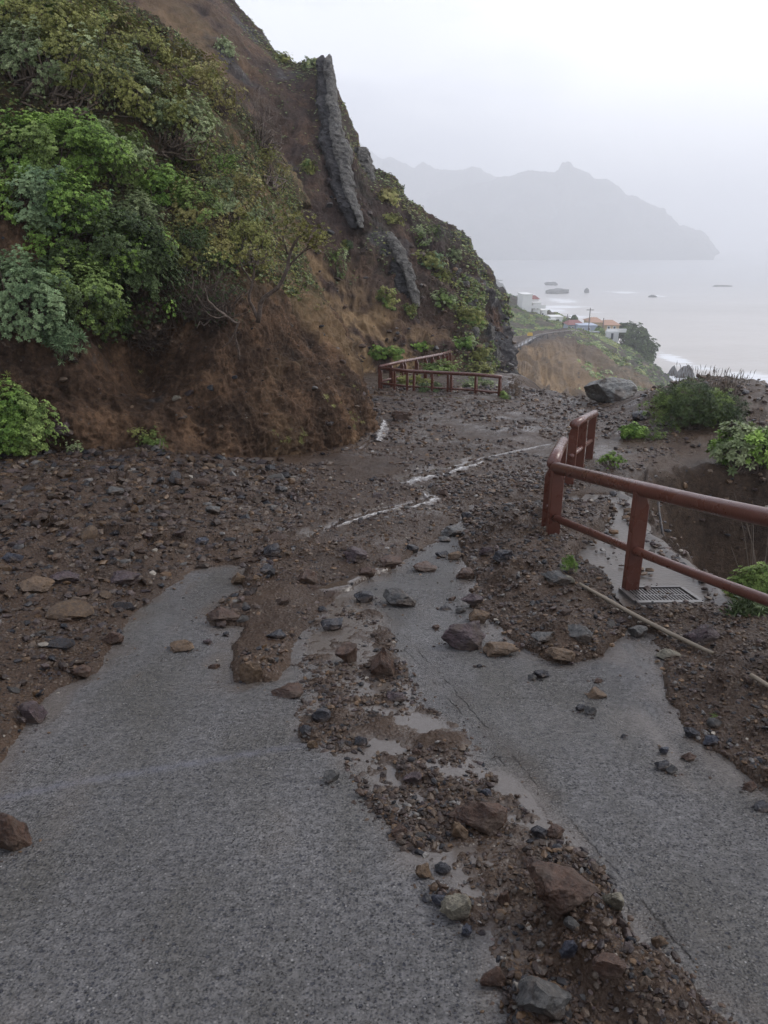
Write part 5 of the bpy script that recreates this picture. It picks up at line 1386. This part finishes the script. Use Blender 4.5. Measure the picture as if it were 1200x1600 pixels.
# ------------------------------------------------------------------ headland with the settlement
def skirt(cols):
    out = []
    for c in cols:
        c = list(c); q = np.array(c[-1][1:], float) if c[-1][0] == 'w' else P(*c[-1])
        c.append(('w', q[0] + 2, q[1] + 25, q[2] - 12)); c.append(('w', q[0] + 6, q[1] + 60, -50)); out.append(c)
    return out
C_cols = skirt([
 [(640, 700, 60), (650, 660, 72), (660, 620, 90), (670, 580, 115), (680, 555, 150), (690, 535, 190)],
 [(745, 700, 60), (748, 650, 75), (752, 608, 95), (755, 572, 115), (757, 548, 140), (760, 528, 190)],
 [(795, 700, 62), (798, 650, 78), (800, 606, 98), (800, 572, 114), (798, 550, 128), (806, 528, 175)],
 [(825, 700, 64), (826, 650, 80), (826, 606, 100), (822, 570, 116), (820, 545, 130), (838, 522, 175)],
 [(855, 700, 66), (856, 650, 82), (856, 606, 102), (850, 566, 118), (845, 538, 134), (858, 519, 180)],
 [(900, 700, 70), (902, 650, 86), (902, 606, 106), (893, 564, 122), (884, 532, 140), (892, 519, 182)],
 [(950, 705, 78), (955, 655, 94), (955, 612, 112), (948, 570, 130), (932, 540, 150), (932, 527, 185)],
 [(1000, 710, 92), (1006, 662, 106), (1008, 622, 122), (996, 590, 138), (970, 556, 158), (955, 538, 190)],
 [(1035, 715, 105), (1036, 672, 120), (1035, 634, 134), (1022, 606, 148), (992, 570, 168), (968, 545, 195)],
 [(1065, 720, 130), (1062, 690, 150), (1056, 650, 172), (1043, 606, 188), (1016, 565, 200), (990, 535, 215)]])
q_ = [np.array(p[1:], float) if p[0] == 'w' else P(*p) for p in C_cols[-1]]
C_cols.append([('w', q[0] + 2.5, q[1] + 22, q[2] - 4) for q in q_]); C_cols.append([('w', q[0] + 2, q[1] + 50, q[2] - 14) for q in q_])
NC, MC = 200, 420
CS = sheet_pts(C_cols, NC, MC); nC = normals(CS); nC *= (1 if nC[NC // 3, MC // 3, 1] < 0 else -1)
uu, vv = np.meshgrid(np.linspace(0, 1, MC), np.linspace(0, 1, NC))
rl = fbm(np.stack([uu * 22, vv * 3.5, 0 * uu], -1) + fbm(CS * .06, 4, 90)[..., None] * 1.6, 5, 91, ridged=True)
CS = CS + nC * ((rl * 1.3 + fbm(CS * .12, 5, 92) * 1.6) * (.25 + .75 * sstep(.62, .5, vv)) + fbm(CS * .3, 4, 95) * .3)[..., None]
mo = np.zeros((NC, MC, 4)); mo[..., 3] = 1
mo[..., 0] = np.clip(near3(CS, P(865, 575, 115), 12) * 1.3 + near3(CS, P(835, 590, 105), 7) + near3(CS, P(892, 590, 112), 7) + near3(CS, P(980, 600, 130), 9) * .8 + near3(CS, P(800, 555, 125), 3), 0, 1)
mo[..., 1] = np.clip(sstep(-.1, .35, fbm(CS * .08, 4, 93)) * sstep(.45, .62, uu) + near3(CS, P(960, 565, 150), 12), 0, 1)
mo[..., 2] = np.clip(sstep(.1, .5, rl) * .3 + .8 * sstep(.74, .82, uu), 0, 1)
tag(mesh_obj('headland', CS.reshape(-1, 3), grid_faces(NC, MC), M['head'], smooth=True, attrs={'mask': mo.reshape(-1, 4)}), kind='structure')
# green hill with the white houses
E_cols = []
for a in [(690, 560, 190, 700, 500, 215, 705, 470, 245), (770, 560, 188, 772, 500, 210, 770, 472, 240), (800, 545, 186, 800, 500, 208, 800, 476, 236), (840, 540, 188, 838, 508, 208, 836, 489, 232), (880, 540, 190, 878, 515, 208, 876, 504, 228), (905, 545, 195, 903, 524, 210, 900, 514, 228)]:
    a = list(a); c = [(a[0], a[1], a[2]), (a[3], a[4], a[5]), (a[6], a[7], a[8])]
    q = P(*c[-1]); c.append(('w', q[0], q[1] + 14, q[2] - .5)); c.append(('w', q[0] + 3, q[1] + 60, -50)); E_cols.append(c)
ES = sheet_pts(E_cols, 90, 160); nE = normals(ES); nE *= (1 if nE[20, 60, 1] < 0 else -1)
ES = ES + nE * (fbm(ES * .15, 4, 94) * 1.0)[..., None]
mo = np.zeros((90, 160, 4)); mo[..., 3] = 1; mo[..., 1] = .9
tag(mesh_obj('hill', ES.reshape(-1, 3), grid_faces(90, 160), M['head'], smooth=True, attrs={'mask': mo.reshape(-1, 4)}), kind='structure')
bvC = bvh_of(CS, NC, MC); bvE = bvh_of(ES, 90, 160)
def cover2(label, S_, nr, nc, w, n, size, seed, greens):
    o = cover('ground_cover', label, S_, nr, nc, w, n, size, seed, greens)
vvE = np.linspace(0, 1, 90)[:, None] * np.ones(160)[None]
cover('ground_cover', 'green scrub on the hill below the white houses', ES, 90, 160, (vvE > .05) * (vvE < .7) * sstep(-.3, .2, fbm(ES * .2, 3, 220)), 5000, 1.0, 221, ['mid', 'dark', 'olive', 'mid'])
cover('ground_cover', 'green scrub on the seaward side of the headland', CS, NC, MC, (vv < .8) * (vv > .2) * mo.shape[0] * sstep(.0, .3, fbm(CS * .1, 3, 222)) * sstep(.42, .6, uu), 5000, .8, 223, ['mid', 'olive', 'sage'])
cover('ground_cover', 'dark scrub on the steep seaward point of the headland', CS, NC, MC, (vv < .85) * (vv > .2) * sstep(.66, .74, uu), 4500, .95, 224, ['dark', 'dark', 'mid'])
def hitC(px, py):
    r = Vector(ray(px, py)).normalized(); b_ = None
    for k in (bvC, bvE):
        h = k.ray_cast(Vector(EYE), r)
        if h[0] is not None and (b_ is None or h[3] < b_[3]): b_ = h
    return b_
# road along the top of the headland
tl = [(772, 562, 121), (792, 552, 126), (812, 542, 131), (826, 533, 138), (840, 527, 146), (862, 523, 158), (885, 521, 168), (905, 521, 180)]
wd = [1.6, 2.0, 2.5, 3.0, 3.4, 3.4, 3.2, 3.0]
A_ = np.array([list(P(*p)) for p in tl]); A_ = resample(A_, 60, 0); W_ = np.interp(np.linspace(0, 1, 60), np.linspace(0, 1, 8), wd)
V = np.zeros((60, 6, 3))
for j in range(6):
    u = (j / 5 - .5) * 2; V[:, j] = A_; V[:, j, 0] += u * W_ * .75; V[:, j, 1] += u * W_ * 1.2
V[..., 2] += .2
V[:, 0, 2] -= 3; V[:, 5, 2] -= 3
tag(mesh_obj('road', V.reshape(-1, 3), grid_faces(60, 6), M['asphalt'], smooth=False), kind='structure')

def mpx(d): return d * .97 / FPX
def house(name, label, px, pyb, d, blocks, wallm='white', wins=(), extras=()):
    """blocks: (x0px,x1px,ytop_px,ybot_px,depth m, back m, material, roof)"""
    c = P(px, pyb, d); t = thing(name, label, 'house', c)
    off = np.array(c)
    for (x0, x1, yt, yb, dm, bk, mt_, roof) in blocks:
        a = P(x0, yb, d) - off; b_ = P(x1, yt, d) - off
        w_, h_ = b_[0] - a[0], b_[2] - a[2]
        m = MB(); m.box(((a[0] + b_[0]) / 2, bk + dm / 2, (a[2] + b_[2]) / 2 - 1.5), (w_, dm, h_ + 3)); m.build('wall', M[mt_], t)
        zt = b_[2]
        if roof == 'flat':
            m = MB(); m.box(((a[0] + b_[0]) / 2, bk + dm / 2, zt + .12), (w_ + .3, dm + .3, .25)); m.build('roof', M[mt_], t)
        elif roof:
            m = MB(); o_ = .4; x_0, x_1 = a[0] - o_, b_[0] + o_; y0_, y1_ = bk - o_, bk + dm + o_; ht = 1.0; ym = (y0_ + y1_) / 2
            m.hull([(x_0, y0_, zt), (x_1, y0_, zt), (x_1, y1_, zt), (x_0, y1_, zt), (x_0 + 1.2, ym, zt + ht), (x_1 - 1.2, ym, zt + ht)],
                   [(0, 1, 5, 4), (2, 3, 4, 5), (0, 4, 3), (1, 2, 5), (3, 2, 1, 0)])
            m.build('roof', M[roof], t)
    for (x, y, wpx, hpx, bk) in wins:
        q = P(x, y, d) - off; m = MB(); m.box((q[0], bk - .03, q[2]), (wpx * mpx(d) + .25, .12, hpx * mpx(d) + .25)); fr = m.build('window', M['white'], t)
        m = MB(); m.box((q[0], bk - .08, q[2]), (wpx * mpx(d), .08, hpx * mpx(d))); m.build('pane', M['glass'], fr)
    for e in extras: e(t, off, d)
    return t
def terrace(x0, x1, y, t, off, d, bk, mt_='white'):
    a = P(x0, y, d) - off; b_ = P(x1, y, d) - off; m = MB(); m.box(((a[0] + b_[0]) / 2, bk, a[2]), (b_[0] - a[0], .2, 1.0)); m.build('parapet', M[mt_], t)
house('house', 'tall white house with a red topped terrace on the green hill', 833, 492, 228,
      [(815, 832, 461, 500, 9, 0, 'white', 'flat'), (832, 846, 474, 500, 8, .6, 'white', 'flat'), (832, 845, 468.5, 474, 4, 3.0, 'white', 'redtile'), (846, 856, 486, 502, 6, 1.0, 'white', 'flat')],
      wins=[(835, 481, 2.0, 4, .6), (841, 481, 2.0, 4, .6), (849, 491, 2.0, 2.4, 1.0)], extras=[lambda t, o, d: terrace(831, 853, 479.5, t, o, d, .2)])
house('house', 'low white house stepping down right of the tall white one', 868, 500, 224, [(860, 880, 496, 505, 6, 0, 'white', 'flat'), (855, 866, 499, 508, 5, -2, 'white', 'flat')], wins=[(871, 500, 5, 2, 0)])
house('house', 'pale hazy house at the left behind the tall white one', 790, 478, 250, [(783, 800, 470, 482, 7, 0, 'greywall', 'flat'), (800, 812, 466, 480, 7, 1.5, 'greywall', 'flat')], wins=[(788, 474, 1.5, 2.5, 0), (794, 474, 1.5, 2.5, 0)])
house('house', 'ochre house with orange tiled roof and white terrace', 950, 524, 205, [(925, 945, 504.5, 522, 8, 1.5, 'cream', 'tile'), (943, 968, 508, 530, 8, 0, 'cream', 'tile')],
      wins=[(951, 512, 3.2, 3.6, 0), (960, 512, 3.2, 3.6, 0)], extras=[lambda t, o, d: terrace(945, 976, 515.5, t, o, d, -1.6), ])
q = P(960, 522, 203); hs = thing('house', 'white ground floor block standing below the ochre house', 'house', q)
m = MB(); a = P(946, 528, 203) - q; b_ = P(966, 517, 203) - q; m.box(((a[0] + b_[0]) / 2, 0, (a[2] + b_[2]) / 2 - 1), (b_[0] - a[0], 1.6, b_[2] - a[2] + 2)); m.build('wall', M['white'], hs)
m = MB(); a = P(955, 525, 203) - q; m.box((a[0], -.85, a[2]), (.6, .12, 1.6)); m.build('door', M['glass'], hs)
house('house', 'low pinkish roofed house left of the ochre house', 898, 513, 200, [(888, 912, 507.5, 516, 6, 0, 'bluewall', 'redtile')], wins=[(895, 511.5, 2, 2, 0)])
house('house', 'pale blue low building beside the pole', 920, 516, 196, [(905, 933, 509.5, 520, 6, 0, 'bluewall', 'flat')], wins=[(912, 514, 2, 2, 0), (921, 514, 2, 2, 0)])
tw = thing('retaining_wall', 'dark grey retaining wall below the pale blue building', 'wall', P(918, 526, 178)); off = Vector(tw.location)
m = MB(); a = Vector(P(903, 519, 178)) - off; b_ = Vector(P(934, 532, 178)) - off; m.box(((a.x + b_.x) / 2, 0, (a.z + b_.z) / 2), (b_.x - a.x, 1.2, abs(a.z - b_.z))); m.build('wall_face', M['greywall'], tw)
m = MB(); m.box(((a.x + b_.x) / 2, 0, max(a.z, b_.z) + .1), (b_.x - a.x + .2, 1.4, .2)); m.build('coping', M['greywall'], tw)
# poles
for lab, px, y0_, y1_, d, arm in [('tall utility pole between the houses', 919, 520, 481, 190, True), ('thin pole left of the pink roofed house', 885, 516, 491, 205, True), ('thin pole beside the tall white house', 807, 478, 461, 232, False), ('slim pole at the corner of the ochre house', 942, 512, 497, 195, False)]:
    a, b_ = Vector(P(px, y0_, d)), Vector(P(px, y1_, d)); t = thing('utility_pole', lab, 'pole', a)
    m = MB(); m.tube([Vector((0, 0, -2)), Vector((0, 0, b_.z - a.z))], .11, 8); m.build('pole', M['pole'], t, smooth=True)
    if arm: m = MB(); m.box((0, 0, b_.z - a.z - .5), (1.8, .15, .15)); m.build('crossarm', M['pole'], t)
# roadside barrier on the headland
t = thing('guard_rail', 'dark guard rail along the headland road', 'guard rail', P(860, 527, 150)); off = Vector(t.location)
pts_ = [Vector(P(a, b_, c)) + Vector((0, 0, .9)) - off for a, b_, c in [(808, 548, 124), (822, 539, 128), (840, 531, 136), (862, 527, 145), (885, 524, 155), (905, 523, 168)]]
m = MB(); m.tube(pts_, .12, 6); m.build('rail', M['pole'], t)
A_ = resample(np.array([list(p) for p in pts_]), 14, 0)
for p in A_: m = MB(); m.box((p[0], p[1], p[2] - .55), (.18, .18, 1.3)); m.build('post', M['pole'], t)
q = P(828, 523, 150); t = thing('road_barrier', 'yellow plastic barrier on the headland road', 'barrier', q)
m = MB(); m.hull([(-.55, -.2, -.2), (.55, -.2, -.2), (.55, .2, -.2), (-.55, .2, -.2), (-.48, -.07, .42), (.48, -.07, .42), (.48, .07, .42), (-.48, .07, .42)], [(0, 3, 2, 1), (4, 5, 6, 7), (0, 1, 5, 4), (1, 2, 6, 5), (2, 3, 7, 6), (3, 0, 4, 7)]); m.build('barrier_body', M['yellow'], t, bevel=.05)
for s in (-.35, .35): m = MB(); m.box((s, 0, -.25), (.3, .8, .12)); m.build('foot', M['pole'], t)
# trees of the settlement
def far_tree(label, px, py, rx, ry, d, green, seed):
    s = mpx(d); c = P(px, py, d); root = c - np.array([0, 0, ry * s + 1.0])
    return bush(label, c, (rx * s, rx * s * .9, ry * s), root, green, kind='broad', n=500, size=1.0, seed=seed, stems=7, cat='tree', name='tree', stem_r=.14, gap=-.5, inner=.4, green2='dark', f2=.3)
far_tree('big dark tree on the point right of the ochre house', 994, 532, 20, 22, 196, 'dark', 301)
far_tree('second dark tree on the point behind the ochre house', 975, 518, 13, 13, 207, 'dark', 302)
far_tree('low dark tree at the outer tip of the point', 1008, 552, 16, 20, 192, 'dark', 303)
far_tree('small round palm like tree left of the ochre house', 897, 500, 4, 5, 205, 'dark', 304)
far_tree('low green tree beside the small round one', 887, 504, 6, 4, 206, 'mid', 305)
far_tree('green tree between the pink roofed house and the ochre house', 936, 520, 6, 7, 192, 'mid', 306)

# ------------------------------------------------------------------ sea
SEA = -45.0
rr2 = np.geomspace(40, 24000, 420); tt2 = np.linspace(-1.3, 1.3, 320)
Ys = rr2[:, None] * np.ones(320)[None]; Xs = (rr2[:, None]) * tt2[None]
def SP(px, py):
    r = ray(px, py); k = (SEA - EYE[2]) / r[2]; return EYE + r * k
foam = np.zeros_like(Xs)
for px, py, rx, ry, amt in [(1050, 560, 30, 14, 1), (1120, 600, 70, 18, 1.15), (1075, 592, 45, 8, 1.2), (1190, 615, 40, 22, 1.2), (1190, 568, 30, 7, .6), (1090, 575, 60, 10, .8), (1180, 590, 60, 16, .9),
        (880, 470, 40, 7, .85), (900, 495, 30, 5, .9), (860, 485, 40, 8, .9), (975, 457, 35, 2.5, 1), (940, 455, 25, 2, .7), (1030, 463, 14, 2.5, 1.1), (860, 440, 12, 4, .9), (1140, 447, 20, 1.5, .7), (880, 479, 60, 3, 1), (820, 505, 60, 18, .7), (955, 475, 60, 1.6, .5), (930, 488, 20, 3, .8)]:
    q = SP(px, py); qx = SP(px + rx, py); qy = SP(px, py - ry); qy2 = SP(px, py + ry)
    wx_ = abs(qx[0] - q[0]); wy_ = abs(qy[1] - qy2[1]) / 2
    foam = np.maximum(foam, amt * np.exp(-((Xs - q[0]) / wx_) ** 2 - ((Ys - q[1]) / wy_) ** 2))
silt = np.exp(-((Ys - 300) / 500) ** 2)
att = np.stack([foam, silt, 0 * foam, 0 * foam + 1], -1)
swell = fbm(np.stack([Xs * .02, Ys * .045, 0 * Xs], -1), 4, 400) * .8 * np.exp(-Ys / 3000)
def mat_sea():
    m, t, b = new_mat('silty_grey_sea'); N = NT(t); a = N.sep(N.attr('mask'))
    base = N.mix(a[1], (.30, .31, .32), (.52, .47, .42))
    base = N.mix(N.math('MULTIPLY', N.ramp(N.noise(.006, 5, stretch=(.5, 1.6, 1)), [(.4, 0), (.65, 1)]), .4), base, (.30, .27, .235))
    n = N.noise(.16, 7, .68, stretch=(.6, 1.3, 1))
    f = N.math('SUBTRACT', N.math('ADD', N.math('MULTIPLY', a[0], .75), n), .90)
    f = N.ramp(f, [(0.0, 0), (.22, 1)])
    N.l(N.mix(f, base, (.80, .80, .80)), b.inputs['Base Color'])
    N.l(N.mix(f, (.28, .28, .28), (.8, .8, .8)), b.inputs['Roughness'])
    N.l(N.bump(N.noise(.25, 8, .65, stretch=(.5, 1.4, 1)), .9, .8), b.inputs['Normal']); return m
M['sea'] = mat_sea()
tag(mesh_obj('sea', np.stack([Xs, Ys, SEA + swell], -1).reshape(-1, 3), grid_faces(420, 320), M['sea'], smooth=True, attrs={'mask': att.reshape(-1, 4)}), kind='structure')
for i, (px, py, rx, ry, lab) in enumerate([(1073, 582, 18, 9, 'pointed dark rock in the surf off the headland'), (1052, 580, 9, 7, 'lower dark rock beside the pointed one in the surf'), (1157, 604, 10, 5, 'low rock awash in the surf on the right'),
        (875, 452, 20, 7, 'broad hazy sea rock beyond the white house'), (862, 441, 10, 5, 'hazy sea rock left of the broad one'), (917, 450, 4, 8, 'thin sea stack far out in the bay'), (1022, 461, 7, 4, 'small sea rock with a breaking wave'), (1130, 446, 16, 2.2, 'flat reef far out on the right'), (878, 497, 10, 3, 'low reef near the low white house')]):
    q = SP(px, py + ry); s = (q[1] * .94 + 46 * .34) / FPX
    make_rock('sea_rock', lab, 'sea rock', (q[0], q[1] + rx * s * .5, SEA - ry * s * .35), (rx * s, rx * s * .7, ry * s * (1.3 if py > 560 else .75)), M['seark'] if 'seark' in M else M.setdefault('seark', mat_rock('sea_cliff_rock', (.03, .03, .03), (.09, .085, .08), .6, (1, 1, 1), .25, .6)), 700 + i, sub=4, cuts=8, rough=.12, sink=.1, depth=(.6, .9))
    if i < 2:
        o_ = sc.objects[-1] if False else [k for k in bpy.data.objects if k.get('label') == lab][0]
        cv = np.array([v.co[:] for v in o_.data.vertices]); zt = cv[:, 2].max(); f_ = 1 - .72 * np.clip(cv[:, 2] / zt, 0, 1) ** .8
        cv[:, 0] *= f_ * 1.15; cv[:, 1] *= f_; cv += fbm(cv * .25, 4, 9, .6, True)[:, None] * .8 * [1, 1, .6]
        o_.data.vertices.foreach_set('co', cv.astype(np.float32).ravel())

# ------------------------------------------------------------------ far mountains
M['mount'] = mat_earth('far_mountain_rock', (.035, .04, .035), (.06, .06, .05), (.10, .09, .075), .006, .6, 6)
def mountain(name, ridge, d0, d1, seed, nr=90, nc=500, amp=38):
    c = []
    for px, py in ridge:
        r = P(px, py, d1); b0 = np.array([px_x := (px - 600) / FPX * d0 * 1.0, d0, SEA - 3])
        b0[0] = r[0] * (d0 / d1)
        m1 = b0 * .62 + r * .38; m1[2] = SEA + (r[2] - SEA) * .30
        m2 = b0 * .28 + r * .72; m2[2] = SEA + (r[2] - SEA) * .66
        bk = r + np.array([40, 260, -(r[2] - SEA) * .45]); bk2 = r + np.array([60, 620, -(r[2] - SEA) - 6])
        c.append([('w', *b0), ('w', *m1), ('w', *m2), ('w', *r), ('w', *bk), ('w', *bk2)])
    S_ = resample(resample(ctrl(c), nr, 0), nc, 1, True)
    v_ = np.linspace(0, 1, nr)[:, None]
    n_ = fbm(S_ * .006, 5, seed, ridged=True) * amp * np.sin(np.clip(v_ / .6, 0, 1) * np.pi) * .9
    S_ = S_ + normals(S_) * n_[..., None] * (1 if normals(S_)[20, nc // 2, 1] < 0 else -1)
    S_[..., 2] += fbm(S_ * .016, 5, seed + 7, .6) * 20 * sstep(.2, .55, v_)
    mo_ = np.zeros((nr, nc, 4)); mo_[..., 3] = 1; mo_[..., 2] = .4 * sstep(0, .5, fbm(S_ * .01, 3, seed + 9)); mo_[..., 1] = .5
    tag(mesh_obj(name, S_.reshape(-1, 3), grid_faces(nr, nc), M['mount'], smooth=True, attrs={'mask': mo_.reshape(-1, 4)}), kind='structure')
mountain('mountain', [(380, 150), (440, 165), (500, 190), (535, 215), (545, 203), (556, 220), (575, 238), (598, 250), (612, 248), (630, 256), (648, 262), (662, 252), (676, 262), (695, 266), (712, 270), (735, 264), (752, 266), (772, 276), (800, 288), (830, 300), (870, 330), (900, 372), (915, 392)], 2700, 2900, 800)
mountain('mountain', [(560, 330), (620, 318), (680, 300), (730, 288), (770, 282), (800, 276), (830, 272), (858, 270), (872, 268), (880, 256), (888, 255), (897, 268), (920, 275), (945, 280), (962, 290), (975, 300), (1000, 318), (1022, 322), (1036, 326), (1046, 342), (1058, 352), (1078, 358), (1095, 364), (1104, 372), (1110, 386), (1116, 398)], 2250, 2600, 820)
mountain('hill', [(690, 425), (740, 430), (762, 436), (772, 446), (782, 456), (789, 468), (797, 480), (803, 498)], 640, 690, 840, 50, 160, 8)

# ------------------------------------------------------------------ haze
m = bpy.data.materials.new('haze'); m.use_nodes = True; t = m.node_tree; t.nodes.clear()
pv = t.nodes.new('ShaderNodeVolumePrincipled'); out = t.nodes.new('ShaderNodeOutputMaterial')
pv.inputs['Color'].default_value = (.97, .975, .99, 1); pv.inputs['Density'].default_value = .00072; pv.inputs['Anisotropy'].default_value = .2
t.links.new(pv.outputs[0], out.inputs['Volume'])
b_ = MB(); b_.box((0, 12400, 185), (66000, 25400, 480)); 
tag(b_.build('haze', m), kind='stuff', label='pale rain haze over the bay')
